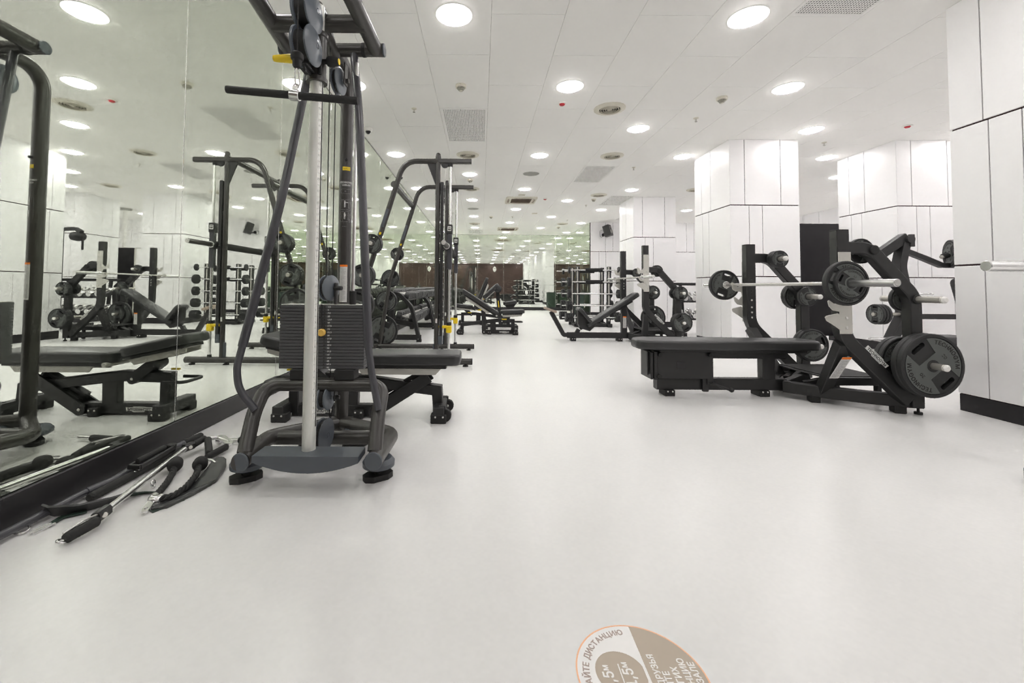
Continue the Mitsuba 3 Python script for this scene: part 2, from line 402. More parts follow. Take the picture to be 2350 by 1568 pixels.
for j in _ahead + _behind:
    for q, (x, y) in enumerate(_rows[j]):
        n, w = (_ahead.index(j), 'ahead of') if j in _ahead else (_behind.index(j), 'behind')
        k = thing('ceiling_light', f'round recessed downlight, {ORD[n]} row {w} the camera, {ORD[q]} from the left mirrors', 'ceiling light', 'recessed ceiling downlights')
        part(k, 'trim_ring', _ring, None, to=tr(x, y, H - .0005))
        part(k, 'diffuser', _glow, None, to=tr(x, y, H - .004))
# ---------------- weight plates and barbells ----------------
PLATES = {}
def plate_kind(D):
    if D in PLATES: return PLATES[D]
    R = D / 2; t = {.45: .042, .36: .038, .31: .036, .26: .032, .22: .030, .19: .028, .165: .025}[D]
    q = 48 if D > .3 else 36
    hub = max(.19 * R, .036); slots = D > .2
    disc = sg.Point(0, 0).buffer(R * .985, quad_segs=q // 4)
    bore = sg.Point(0, 0).buffer(.0255, quad_segs=6)
    win = [sg.Polygon([(-.33 * R, s * .27 * R), (.33 * R, s * .27 * R), (.40 * R, s * .80 * R), (.15 * R, s * .87 * R), (-.15 * R, s * .87 * R), (-.40 * R, s * .80 * R)]) for s in (-1, 1)]
    hole = [affinity.translate(rr2(.50 * R, .15 * R, .06 * R, 4), 0, s * .70 * R) for s in (-1, 1)] if slots else []
    core = disc.difference(shapely.union_all([bore] + hole))
    body = [prism(core, t * .72, z0=-t * .36)]
    rim = [(R * .885, -t * .36), (R * .90, -t * .5), (R * .975, -t * .5), (R, -t * .36), (R, t * .36), (R * .975, t * .5), (R * .90, t * .5), (R * .885, t * .36), (R * .885, -t * .36)]
    body += [lathe(rim, n=q)]
    face = sg.Point(0, 0).buffer(R * .868, quad_segs=q // 4).difference(shapely.union_all([w for w in win]))
    face = face.union(sg.Point(0, 0).buffer(hub * 1.25, quad_segs=8)).difference(bore)
    f1 = prism(face, t * .10, z0=t * .36); f2 = f1.copy(); f2.apply_transform(np.diag([1, 1, -1, 1.])); f2.invert()
    kg = {.45: '20', .36: '15', .31: '10', .26: '5', .22: '2.5', .19: '2.5', .165: '1.25'}[D]
    tx = []
    h = R * .125
    for mid in (0, 180): tx.append(arctext('TECHNOGYM', h, R * .69, mid=mid, depth=.0012))
    for s in (-1, 1): tx.append(mv(textc(kg, h * .8, .0012), tr(s * .46 * R, 0, 0) @ rot(-90 * s)))
    let = cat(*tx); l1 = mv(let, tr(0, 0, t * .46)); l2 = mv(let, rot(180, (0, 1, 0)) @ tr(0, 0, t * .46))
    ring = [(.0255, -t * .5), (hub, -t * .5), (hub, t * .5), (.0255, t * .5), (.0255, -t * .5)]
    P = {'t': t, 'body': ply(cat(*body), 'm_plate', 40), 'face': ply(cat(f1, f2), 'm_plate_grey', False), 'lettering': ply(cat(l1, l2), 'm_dark', False),
         'hub': ply(lathe(ring, n=24), 'm_plate', 40)}
    PLATES[D] = P
    return P
KGW = {.45: 'large', .36: 'mid-large', .31: 'medium', .26: 'mid-small', .22: 'small', .19: 'small', .165: 'tiny'}
def plate(D, x, y, z, spin, label, group=None, ax=(0, -1, 0)):
    """A weight plate centred at (x, y, z), its face looking along ax, turned by spin degrees about it."""
    P = plate_kind(D); k = thing('weight_plate', label, 'weight plate', group)
    ax = nrm(ax); ref = A(0, 0, 1) if abs(ax[2]) < .9 else A(1, 0, 0)
    M = frame((x, y, z), np.cross(ref, ax), ref) @ rot(spin)
    for n in ('body', 'face', 'hub', 'lettering'): part(k, n, P[n], None, to=M)
    return k
def plates_on(x, y0, z, Ds, s, where, spin0=0, gap=.002):
    """Plates side by side on a peg along s * y from y0."""
    y = y0
    for i, D in enumerate(Ds):
        t = plate_kind(D)['t']
        lab = f'{KGW[D]} black weight plate {where}'
        if len(Ds) > 1: lab += ', ' + ('innermost' if i == 0 else 'outermost' if i == len(Ds) - 1 else 'middle') + f' of {len(Ds)}'
        plate(D, x, y + s * (t / 2), z, spin0 + RNG.uniform(-50, 50), lab, ax=(0, s, 0))
        y += s * (t + gap)
def barbell(x, y0, z, label, L=2.2, name='barbell', ax=(0, 1, 0)):
    k = thing(name, label, 'barbell')
    o, d = A(x, y0, z), A(*ax); S = .415 * L / 2.2
    part(k, 'shaft', cyl(o + d * (S - .01), o + d * (L - S + .01), .014, 20), 'm_steel')
    for a, b, c in ((0, S - .03, S), (L, L - S + .03, L - S)):
        part(k, 'sleeve', cyl(o + d * a, o + d * b, .025, 24, .003), 'm_chrome')
        part(k, 'collar', cyl(o + d * b, o + d * c, .037, 24, .004), 'm_chrome')
        part(k, 'end_cap', cyl(o + d * (a - .002 * (1 if a == 0 else -1)), o + d * a, .019, 20, .0005), 'm_steel')
    for a in (.44, .60):
        part(k, 'grip_ring', cat(*[cyl(o + d * (L / 2 + s * a * L / 2.2 - .012), o + d * (L / 2 + s * a * L / 2.2 + .012), .0148, 16, .001) for s in (-1, 1)]), 'm_brushed')
    return k
# logo decal: white plate with an outlined word
def logo(h, M, root, word='TECHNOGYM', name='logo_plate'):
    t = textc(word, h, .0008, True); w = t.bounds[1, 0] - t.bounds[0, 0]
    o = sg.Polygon([(-w * .58, -.45 * h), (-w * .25, -.45 * h), (-w * .2, -1.05 * h), (w * .28, -1.05 * h), (w * .33, -.62 * h), (w * .56, -.62 * h), (w * .60, .85 * h), (w * .3, .85 * h), (w * .26, 1.1 * h), (-w * .26, 1.1 * h), (-w * .3, .85 * h), (-w * .58, .85 * h)])
    inner = sg.box(-w * .2, -.86 * h, w * .26, -.78 * h).union(sg.box(-w * .24, .78 * h, w * .5, .86 * h))
    k = part(root, name, prism(o, .001, M), 'm_label', False)
    part(k, 'lettering', cat(mv(t, M @ tr(0, 0, .001)), prism(inner, .0006, M @ tr(0, 0, .001))), 'm_dark', False)
def warn(root, w, h, M):
    k = part(root, 'warning_label', prism(sg.box(-w / 2, -h / 2, w / 2, h / 2), .0008, M), 'm_label', False)
    part(k, 'orange_band', prism(sg.box(-w / 2, h / 2 - .10 * h, w / 2, h / 2), .0006, M @ tr(0, 0, .0008)), 'm_orange', False)
    ls = [sg.box(-w * .4, y, w * (.38 if i % 4 else .1), y + h * .013) for i, y in enumerate(np.linspace(-h * .44, h * .34, 24))]
    part(k, 'fine_print', prism(shapely.union_all(ls), .0004, M @ tr(0, 0, .0008)), 'm_greytext', False)
def bolts(pts, ax, r=.009, d=.005): return cat(*[cyl(A(*p), A(*p) + nrm(ax) * d, r, 10, .002) for p in pts])

# ---------------- olympic bench press stations ----------------
def press_station(name, label, yc, ztop, s=.53, dz=0.):
    k = thing(name, label, 'bench press')
    for g in (-1, 1):
        y = yc + g * s; o = g                     # o: outward side
        P = lambda x, z: A(x, y, z)
        part(k, 'upright', bent([P(2.655, ztop), P(2.655, .56), P(3.12, .10)], .075, .092, .22, .006, up=(0, 1, 0)) if 0 else bent([P(2.655, ztop), P(2.655, .56), P(3.12, .10)], .092, .075, .22, .006, up=(0, 1, 0)), 'm_black')
        part(k, 'top_cap', box((2.655, y, ztop + .003), (.088, .071, .008), .003), 'm_rubber')
        part(k, 'storage_arm', bent([P(2.66, 1.215), P(2.86, 1.215), P(3.178, .86), P(3.178, .055)], .088, .075, .17, .006, up=(0, 1, 0), fn=8), 'm_black')
        part(k, 'strut', bar(A(2.665, y, .52), A(2.745, yc + g * .24, .10), .075, .085, .005, up=(0, 1, 0) if 0 else (1, 0, 0)), 'm_black')
        cv = [A(2.56, yc + g * .06, .092), A(2.66, yc + g * .17, .092), A(2.80, yc + g * .30, .092), A(2.95, yc + g * .41, .092), A(3.10, yc + g * .49, .092), A(3.225, yc + g * .53, .092)]
        part(k, 'base_beam', sweep(cv, rrect(.075, .09, .006)), 'm_black')
        for fx, fy in ((3.10, .485), (2.70, .20)):
            f = part(k, 'foot', box((fx, yc + g * fy, .028), (.07, .085, .056), .005, rz=20 * g), 'm_rubber')
        part(k, 'levelling_foot', cat(cyl((3.205, y, 0), (3.205, y, .018), .024), cyl((3.205, y, .016), (3.205, y, .05), .008)), 'm_rubber')
        # hook plate on the outer face with three hooks
        h = [(2.700, .585), (2.700, 1.182), (2.612, 1.182), (2.612, .965), (2.585, .935), (2.56, .925), (2.548, .955), (2.512, .975), (2.505, .965), (2.515, .905), (2.545, .885), (2.60, .880),
             (2.612, .840), (2.575, .80), (2.553, .815), (2.535, .83), (2.527, .82), (2.535, .785), (2.562, .755), (2.612, .745), (2.612, .715), (2.60, .735), (2.515, .715), (2.505, .705), (2.515, .680), (2.565, .648), (2.612, .615), (2.612, .585)]
        poly = affinity.translate(sg.Polygon(h).buffer(-.003).buffer(.003), 0, dz)
        M = frame((0, y + o * .0375 + (0 if o > 0 else -.008), 0), (1, 0, 0), (0, 0, 1))
        # frame x=(1,0,0), y=(0,0,1) -> z = (0,-1,0)
        hk = part(k, 'hook_plate', prism(poly, .008, frame((0, y + (o * .0375) + (.008 if o > 0 else 0), 0), (1, 0, 0), (0, 0, 1))), 'm_rack_silver', False, label='pale grey hook plate')
        part(hk, 'bolt', bolts([(2.66, y + o * .0455, z + dz) for z in (.63, .70, .80, .91)], (0, o, 0), .011), 'm_steel')
        part(k, 'bolt', bolts([(2.655, y - o * .0375, z + dz) for z in (.63, .68, .73, .80)], (0, -o, 0), .010), 'm_steel')
        part(k, 'pin_hole', bolts([(2.655, y - o * .0372, z + dz) for z in (.86, .89, .98, 1.01)], (0, -o, 0), .006, .001), 'm_dark')
        for x, z, n in ((3.178, .84, 0), (3.178, .375, 0), (2.875, 1.20, 1)):
            L0, L1 = (.215, .215) if not n else (-.03, .20)
            pg = part(k, 'storage_peg', cyl(A(x, y + o * L0, z), A(x, y - o * L1, z), .0235, 20, .004), 'm_brushed', label='brushed steel storage peg')
            part(pg, 'rubber_collar', cat(cyl(A(x, y - .052, z), A(x, y + .052, z), .034, 20, .004)), 'm_rubber')
            part(pg, 'white_tip', cat(*[cyl(A(x, y + e * (L - .004), z), A(x, y + e * (L + .022), z), .0238, 20, .010) for e, L in ((o, L0), (-o, L1)) if L > 0]), 'm_white')
    # floor beam and spotter platform
    part(k, 'floor_beam', bar(A(1.50, yc, .097), A(2.60, yc, .097), .08, .095, .006), 'm_black')
    part(k, 'platform', box((3.0, yc + .02, .205), (.50, .62, .012), .003), 'm_black', False)
    for q in (-.27, .31): part(k, 'platform_rail', box((3.0, yc + q, .175), (.46, .04, .05), .004), 'm_black', False)
    part(k, 'grip_mat', box((3.0, yc + .02, .2135), (.44, .54, .005), .001), 'm_rubber', False)
    for q in (bar(A(2.70, yc - .1, .12), A(2.86, yc - .18, .18), .05, .05), bar(A(2.70, yc + .1, .12), A(2.86, yc + .2, .18), .05, .05), bar(A(2.62, yc, .10), A(2.80, yc, .17), .07, .06),
              bar(A(3.22, yc + .2, .0), A(3.22, yc + .2, .18), .04, .04), bar(A(3.22, yc - .2, .0), A(3.22, yc - .2, .18), .04, .04)): part(k, 'platform_leg', q, 'm_black')
    for x in (1.60, 2.40): 
        f = part(k, 'foot', box((x, yc, .026), (.085, .13, .052), .004), 'm_rubber')
        part(f, 'bolt', bolts([(x - .02, yc - .066, .04), (x + .02, yc - .066, .04)], (0, -1, 0), .008), 'm_steel')
    return k

FY = 3.65
fb = press_station('flat_bench_press', 'black flat bench press with a loaded barbell and a closed column behind it', FY, 1.343)
# bench: pad with clipped head end, chalk box, post
part(fb, 'bench_pad', pad(1.44, .30, .078, re=.022, crown=.004, M=tr(0, 0, .398), shape=sg.Polygon([(1.34, FY - .085), (1.43, FY - .145), (2.05, FY - .15), (2.40, FY - .125), (2.80, FY - .12), (2.83, FY - .09), (2.83, FY + .09), (2.80, FY + .12), (2.40, FY + .125), (2.05, FY + .15), (1.43, FY + .145), (1.34, FY + .085)]).buffer(.02)), 'm_pad', 60)
part(fb, 'pad_board', box((2.12, FY, .385), (1.24, .20, .028), .004), 'm_black', False)
part(fb, 'seat_rail', bar(A(1.90, FY, .345), A(2.60, FY, .345), .075, .06), 'm_black')
part(fb, 'bench_post', bar(A(2.455, FY, .05), A(2.455, FY, .36), .075, .11, up=(1, 0, 0)), 'm_black'); part(fb, 'bench_post', bar(A(1.62, FY, .05), A(1.62, FY, .2), .075, .09, up=(1, 0, 0)), 'm_black')
bx = part(fb, 'footrest_box', cat(box((1.68, FY - .08, .262), (.50, .012, .225), .003), box((1.68, FY + .08, .262), (.50, .012, .225), .003), box((1.43, FY, .262), (.02, .22, .225), .003), box((1.93, FY, .25), (.05, .17, .30), .003)), 'm_black', False)
part(bx, 'roller', cat(*[cyl((x, FY - .12, z), (x, FY + .12, z), .018, 16) for x, z in ((1.50, .355), (1.92, .355), (1.49, .175))]), 'm_rubber')
part(bx, 'end_plate', cat(box((1.405, FY - .03, .28), (.012, .11, .20), .004), box((1.465, FY - .095, .262), (.03, .02, .235), .004)), 'm_black', False)
part(bx, 'glossy_badge', box((1.685, FY - .087, .262), (.075, .004, .06), .001), 'm_screen', False)
part(fb, 'adjuster_lever', cat(tube([A(1.90, FY - .05, .11), A(1.96, FY - .12, .11), A(2.06, FY - .14, .075)], .011, .02), box((1.90, FY - .055, .12), (.05, .03, .16), .006), ball((2.07, FY - .142, .075), .02)), 'm_black')
part(fb, 'bracket', cat(prism(sg.Polygon([(2.16, .06), (2.30, .06), (2.32, .22), (2.24, .38), (2.18, .38), (2.2, .2)]), .012, frame((0, FY + .3, 0), (1, 0, 0), (0, 0, 1)))), 'm_black', False) if 0 else None
logo(.020, frame((2.875, FY - .53 - .0385, .42), (.70, 0, -.70), (.7, 0, .7)), fb)
warn(fb, .07, .22, frame((2.685, FY - .44, .31), nrm(A(.97, .1, 0)), nrm(A(-.18, -.62, .85))) if 0 else frame((2.700, FY - .426, .345), (1, 0, 0), nrm(A(-.08, -.29, .42))) @ tr(0, 0, .044))
barbell(2.533, 2.565, .950, 'chrome loaded barbell resting across the flat bench press')
_w = 'on the near end of the loaded barbell'
plate(.31, 2.533, 2.931, .950, 62, 'medium black weight plate on the near end of the loaded barbell, inner of two')
plate(.22, 2.533, 2.897, .950, 62, 'small black weight plate on the near end of the loaded barbell, outer of two')
plate(.31, 2.533, 4.399, .950, -20, 'medium black weight plate on the far end of the loaded barbell')
yn, yf = FY - .53, FY + .53
plates_on(3.178, yn - .055, .375, [.45, .45], -1, 'on the near flat press frame\'s lower outer peg', 0)
plates_on(3.178, yn + .055, .375, [.36, .36], 1, 'on the near flat press frame\'s lower inner peg', 30)
plates_on(3.178, yn + .055, .84, [.19], 1, 'on the near flat press frame\'s upper inner peg')
plates_on(2.875, yn + .055, 1.20, [.19], 1, 'on the near flat press frame\'s top peg')
plates_on(3.178, yf - .055, .375, [.31, .31], -1, 'on the far flat press frame\'s lower inner peg', 80)
plates_on(3.178, yf - .055, .84, [.19], -1, 'on the far flat press frame\'s upper inner peg')
plates_on(3.178, yf + .055, .84, [.26, .26], 1, 'on the far flat press frame\'s upper outer peg')
plates_on(2.875, yf - .055, 1.20, [.165, .165, .165], -1, 'on the far flat press frame\'s top peg')

IY = 7.35
ib = press_station('incline_bench_press', 'black incline bench press with an unloaded barbell in front of the second column', IY, 1.60, dz=.275)
def slab(L, W, t, c, ang, **k):           # cushion in the xz plane: c the middle of its underside, ang the tilt upwards along +x
    return pad(L, W, t, M=tr(*c) @ rot(-ang, (0, 1, 0)), **k)
part(ib, 'back_pad', slab(1.05, .28, .07, (2.29, IY, .51), 32.5, rc=.06, re=.02), 'm_pad', 60)
part(ib, 'back_rail', bar(A(1.86, IY, .25), A(2.62, IY, .70), .08, .05), 'm_black')
part(ib, 'seat_pad', slab(.34, .30, .06, (1.77, IY, .42), -52, rc=.06, re=.02), 'm_pad', 60)
part(ib, 'seat_bracket', cat(prism(sg.Polygon([(1.68, .52), (1.73, .56), (1.86, .30), (1.98, .26), (1.88, .17), (1.72, .22), (1.68, .30)]), .10, frame((0, IY + .05, 0), (1, 0, 0), (0, 0, 1))), bar(A(1.70, IY, .20), A(1.62, IY, .05), .07, .06), bar(A(1.72, IY, .21), A(1.80, IY, .27), .06, .06)), 'm_black', False)
part(ib, 'support_post', bar(A(2.485, IY, .05), A(2.485, IY, .60), .08, .095, up=(1, 0, 0)), 'm_black')
part(ib, 'footrest_arm', bent([A(1.60, IY, .10), A(1.44, IY, .10), A(1.22, IY, .50)], .07, .07, .03, up=(0, 1, 0)), 'm_black')
part(ib, 'footrest', mv(box((0, 0, 0), (.20, .26, .04), .006), tr(1.205, IY, .53) @ rot(20, (0, 1, 0))), 'm_taupe', False, label='taupe footrest pad')
warn(ib, .06, .2, frame((2.485, IY - .0405, .33), (1, 0, 0), (0, 0, 1)))
logo(.020, frame((2.86, IY - .53 - .0385, .42), (.70, 0, -.70), (.7, 0, .7)), ib)
barbell(2.555, IY - 1.1, 1.092, 'unloaded chrome barbell resting on the incline bench press')
yn, yf = IY - .53, IY + .53
plates_on(3.178, yn - .055, .84, [.22, .22], -1, 'on the near incline press frame\'s upper outer peg')
plates_on(3.178, yn + .055, .84, [.19, .19], 1, 'on the near incline press frame\'s upper inner peg')
plates_on(3.178, yn - .055, .375, [.31, .31, .31], -1, 'on the near incline press frame\'s lower outer peg', 60)
plates_on(2.875, yn + .055, 1.20, [.19, .19], 1, 'on the near incline press frame\'s top peg')
plates_on(3.178, yf - .055, .84, [.26, .22], -1, 'on the far incline press frame\'s upper inner peg')
plates_on(3.178, yf - .055, .375, [.45, .26], -1, 'on the far incline press frame\'s lower inner peg')
plates_on(2.875, yf - .055, 1.20, [.165, .165], -1, 'on the far incline press frame\'s top peg')
# ---------------- cable crossover: the tower on the left, its twin behind the camera, beams between ----------------
cc = thing('cable_crossover', 'tall anthracite cable crossover tower with a weight stack and silver guide post, nearest the camera on the left', 'cable machine')
labels[cc]['label'] = 'tall anthracite cable tower with weight stack and silver scaled post, nearest on the left'
TWIN = np.eye(4); TWIN[1, 1] = -1; TWIN[1, 3] = .40          # the second tower: reflected in the plane y = 0.20
def tw(name, mesh, m, smooth=35, label=None, parent=None, twin=True):
    d = mikit.ply(mesh, m, smooth=smooth)
    k = part(parent or cc, name, d, None, label=label)
    if twin: part(parent or cc, name, d, None, label=label, to=TWIN)
    return k
MX, MY, MR = -.815, 2.51, .038
tw('base_tube', tube([(-1.043, 1.868, .132), (-1.112, 2.255, .105), (MX, MY, .105)], .039, .10, 20), 'm_tube')
tw('base_tube', tube([(-.463, 1.868, .140), (-.470, 2.29, .113), (MX, MY, .105)], .039, .10, 20), 'm_tube')
tw('cross_tube', tube([(-1.09, 2.27, .098), (-.49, 2.27, .104)], .036, 0, 20), 'm_tube')
for x, z in ((-1.043, .132), (-.463, .140)):
    tw('end_cap', cyl((x, 1.872, z), (x - .001, 1.862, z), .0405, 28, .003), 'm_slate')
tw('stack_arch', tube([(-1.052, 1.93, .155), (-1.035, 2.03, .36), (-.985, 2.10, .425), (-.53, 2.10, .425), (-.455, 2.03, .33), (-.475, 1.94, .165)] if 0 else
   [(-1.056, 1.925, .15), (-1.070, 2.02, .30), (-1.068, 2.13, .410), (-.482, 2.13, .410), (-.479, 2.02, .32), (-.473, 1.93, .16)], .033, [.3, .14, .13, .3], 20, 10), 'm_tube')
tw('mast', tube([(MX, MY, .07), (MX, MY, 2.20), (-.80, 2.25, 2.187)], MR, .17, 24, 12), 'm_tube')
xs = np.linspace(-.985, -.525, 22); xc, hw = -.755, .23
cp = [(x, .163) for x in xs] + [(x, .093 + .045 * ((x - xc) / hw) ** 2) for x in xs[::-1]]
tw('cross_plate', prism(cp, .115, frame((0, 1.965, 0), (1, 0, 0), (0, 0, 1))), 'm_slate', 30, label='blue grey cross plate')
tw('plate_edge', prism(sg.Polygon([(x, .166) for x in (-.985, -.525)] + [(-.53, .158), (-.98, .158)]), .119, frame((0, 1.967, 0), (1, 0, 0), (0, 0, 1))), 'm_slate', False)
for x, y, r in ((-1.085, 1.995, 25), (-.478, 2.02, -25), (-.705, 2.42, 10), (-.95, 2.42, -10)):
    f = tw('foot', lathe([(0, .045), (.052, .045), (.074, .058), (.075, .078), (.060, .096), (0, .096)], (x, y + .01, 0), n=32), 'm_slate')
    hx = sg.Polygon([(-.068, -.018), (-.035, -.040), (.035, -.040), (.068, -.018), (.068, .018), (.035, .040), (-.035, .040), (-.068, .018)]).buffer(-.006).buffer(.006)
    tw('rubber_sole', cat(prism(hx, .026, tr(x, y, 0) @ rot(35)), cyl((x, y, .02), (x, y, .06), .02)), 'm_rubber', 30, parent=f)
# silver post with a printed scale
PX, PY = -.771, 1.93
tw('guide_post', tube([(PX, PY, .15), (PX, PY, 2.21)], .0298, 0, 32), 'm_alu', label='silver round guide post')
def wrapto(m, c, r, phi0):        # flat lettering (x, y) onto an upright cylinder: x -> angle, y -> height
    v = np.array(m.vertices); a = math.radians(phi0) + v[:, 0] / r; R = r + v[:, 2]
    m = m.copy(); m.vertices = np.column_stack([c[0] + R * np.cos(a), c[1] + R * np.sin(a), c[2] + v[:, 1]])
    return m
tick = []
for i in range(1, 31):
    z = .33 + .0545 * (i - 1)
    tick.append(wrapto(trimesh.creation.box((.011, .0016, .0008)), (PX, PY, z), .0300, -34))
    if i < 30: tick.append(wrapto(mv(textc(str(i), .0085, .0006), tr(0, .027, 0)), (PX, PY, z), .0299, -34))
strip = trimesh.util.concatenate([wrapto(trimesh.creation.box((.0038, 1.85, .0006)).subdivide(), (PX, PY, 1.22), .0300, -34)])
tw('scale_strip', wrapto(mv(prism(sg.box(-.007, 0, .007, 1.68), .0004), tr(0, .30, 0)), (PX, PY, 0), .0298, -34), 'm_white', False, twin=False)
tw('scale_print', cat(*tick), 'm_greytext', False, twin=False)
tw('slot', wrapto(mv(prism(sg.box(-.0035, 0, .0035, 1.72), .0006), tr(0, .27, 0)), (PX, PY, 0), .0300, -8), 'm_dark', False)
# weight stack: 20 plates, each with its number
SX, SY, SW, SD, PT = -.794, 2.180, .425, .115, .0159
sp = [ply(box((0, 0, 0), (SW, SD, PT - .0014), .0012), 'm_stack', False)]
for i in range(20):
    z = .807 - PT * (i + .5)
    k = part(cc, 'stack_plate', sp[0], None, to=tr(SX, SY, z)); part(cc, 'stack_plate', sp[0], None, to=TWIN @ tr(SX, SY, z))
    part(k, 'pin_hole', cyl((SX + .012, SY - SD / 2 - .0006, z), (SX + .012, SY - SD / 2 + .003, z), .0042, 12, 0.0003), 'm_dark')
    lb = text(('%g' % (2.5 * (i + 1))), .0072, .0006, True)
    part(k, 'number', mv(lb, frame((SX + .026, SY - SD / 2 - .0001, z - .0036), (1, 0, 0), (0, 0, 1))), 'm_print', False)
tw('top_plate', box((SX, SY, .8085), (SW - .006, SD - .006, .003), .001), 'm_steel', False)
tw('pin_knob', cyl((SX + .004, SY - SD / 2 - .028, .672), (SX + .004, SY - SD / 2 - .004, .672), .0185, 28, .004), 'm_amber', label='amber selector pin knob', twin=False)
tw('pin_cord', tube([(SX - .003, SY - SD / 2 - .006, .812), (SX - .002, SY - SD / 2 - .010, .76), (SX + .006, SY - SD / 2 - .012, .69)], .0035, .03, 8), 'm_rubber', twin=False)
for x in (-.895, -.675): tw('support_block', box((x, 2.15, .463), (.098, .09, .052), .004), 'm_rubber')
for x in (-.893, -.664):
    tw('guide_rod', cyl((x, 2.19, .81), (x, 2.19, 2.085), .0105, 20), 'm_chrome')
    tw('rod_bumper', cyl((x, 2.19, .810), (x, 2.19, .88), .018, 20, .003), 'm_rubber')
# pulleys with lens-shaped covers
def cover(c, ax, r, t, dome=.012): 
    return lathe([(0, 0), (r * .96, 0), (r, .004), (r, t * .6), (r * .93, t * .85), (r * .55, t + dome * .7), (r * .16, t + dome), (r * .15, t + dome - .002), (r * .12, t + dome - .002), (r * .11, t + dome), (0, t + dome)], c, ax, 40)
def pulley(c, ax, r=.08, gap=.022, t=.012, m='m_slate2', name='pulley', dome=.012):
    c = A(*c); ax = nrm(ax)
    k = tw(name, lathe([(0, -gap / 2), (r * .8, -gap / 2), (r * .72, 0), (r * .8, gap / 2), (0, gap / 2)], c, ax, 32), 'm_rubber')
    tw('cover', cover(c + ax * gap / 2, ax, r, t, dome), m, 40, parent=k); tw('cover', cover(c - ax * gap / 2, -ax, r, t, dome), m, 40, parent=k)
    return k
XA = nrm(A(1, -.06, 0))
pulley((-.768, 1.80, 2.098), XA, .086, .05, .014)
pulley((-.768, 1.80, 1.945), XA, .084, .05, .014)
pulley((-.782, 2.17, .893), nrm(A(1, -.35, 0)), .066, .02, .012)
pulley((-.802, 2.31, 2.045), nrm(A(1, -.1, 0)), .075, .018, .011, dome=.006)
pulley((-.775, 2.14, .345), nrm(A(1, -.12, 0)), .062, .026, .012, dome=.004)
pulley((-.785, 2.15, .155), nrm(A(1, -.12, 0)), .082, .02, .010, 'm_slate', dome=.004)
tw('pulley_bracket', cat(box((-.742, 2.165, .866), (.012, .03, .11), .004), cyl((-.750, 2.16, .893), (-.706, 2.145, .893), .011, 16)), 'm_black')
tw('pulley_bracket', cat(box((-.762, 2.31, 2.08), (.008, .05, .12), .003), cyl((-.77, 2.31, 2.045), (-.742, 2.31, 2.045), .013, 16)), 'm_tube')
tw('pulley_bracket', cat(box((-.725, 2.14, .385), (.008, .045, .11), .003), cyl((-.735, 2.14, .345), (-.705, 2.14, .345), .012, 16)), 'm_black')
# carriage on the post
cg = tw('carriage', lathe([(.031, 1.845), (.047, 1.845), (.048, 1.865), (.041, 1.870), (.041, 2.055), (.047, 2.060), (.047, 2.078), (.031, 2.078)], (PX, PY, 0), n=32), 'm_tube')
tw('bracket', cat(prism([(1.78, 1.975), (1.80, 1.92), (1.93, 1.90), (1.93, 1.96), (1.86, 1.99)], .008, frame((-.770, 0, 0), (0, 1, 0), (0, 0, 1))), prism([(1.80, 1.88), (1.82, 1.845), (1.92, 1.865), (1.92, 1.93)], .008, frame((-.785, 0, 0), (0, 1, 0), (0, 0, 1))), box((-.79, 1.85, 1.875), (.05, .10, .012), .003)), 'm_black', False, parent=cg)
tw('release_handle', lathe([(0, 0), (.0125, 0), (.0145, .01), (.020, .085), (.018, .092), (0, .092)], (-.905, 1.795, 1.887), (1, 0, 0), 20), 'm_yellow', parent=cg, label='yellow release handle')
kn = tw('knob', lathe([(0, 0), (.011, 0), (.011, .035), (.020, .04), (.024, .05), (.024, .066), (.019, .085), (.016, .092), (0, .092)], (-.755, 1.91, 1.937), (1, 0, 0), 24), 'm_rubber', parent=cg)
tw('knob_end', cyl((-.6635, 1.91, 1.937), (-.660, 1.91, 1.937), .0145, 20, .001), 'm_yellow', parent=cg)
tw('pad_strip', cat(*[box((-.745, 1.897, z), (.016, .016, .06), .004) for z in (1.90, 1.985)]), 'm_rubber', parent=cg)
# top frame
tw('top_tube', tube([(-1.035, 2.03, 2.193), (-.580, 2.03, 2.193)], .040, 0, 22), 'm_tube')
tw('top_tube', tube([(-1.092, 2.25, 2.187), (-.540, 2.25, 2.187)], .034, 0, 22), 'm_tube')
for x, s in ((-1.092, -1), (-.540, 1)): tw('end_cap', cyl((x, 2.25, 2.187), (x + s * .008, 2.25, 2.187), .0345, 28, .002), 'm_slate')
for x in (-.645, -.99): tw('collar', cyl((x - .01, 2.25, 2.187), (x + .01, 2.25, 2.187), .0365, 24), 'm_rubber')
tw('post_cap', cyl((-.790, 1.94, 2.215), (-.790, 2.03, 2.215), .038, 28, .004), 'm_tube')
tw('brace_tube', tube([(-.785, 2.03, 2.19), (-.80, 2.24, 2.15)], .030, 0, 18), 'm_tube')
for a, b in ((-1.055, -.95), (-.580, -.62)):
    part(cc, 'beam', tube([(a, 2.25, 2.187), (a * .6 + b * .4, 1.75, 2.205), (b, 1.0, 2.23), (b, .2, 2.25), (b, -.6, 2.23), (a * .6 + b * .4, -1.35, 2.205), (a, -1.85, 2.187)], .038, .8, 22), 'm_tube')
# guard rails
gl = [(-.925, 2.25, 2.16), (-.995, 2.09, 1.345), (-1.122, 2.00, .615), (-1.143, 1.995, .52), (-1.130, 1.99, .42), (-1.048, 1.99, .322)]
gr = [(-.700, 2.25, 2.17), (-.625, 2.12, 1.76), (-.528, 2.0, .615), (-.508, 1.99, .50), (-.473, 1.985, .33)]
for g in (gl, gr):
    tw('guard_rail', tube(g[:3], .0205, 1.2, 18, 10), 'm_guard', label='bluish grey guard rail')
    up = A(*g[2]) + nrm(A(*g[1]) - A(*g[2])) * .02
    tw('guard_foot', tube([up, *g[2:]], .0165, .16, 16, 8), 'm_guard')
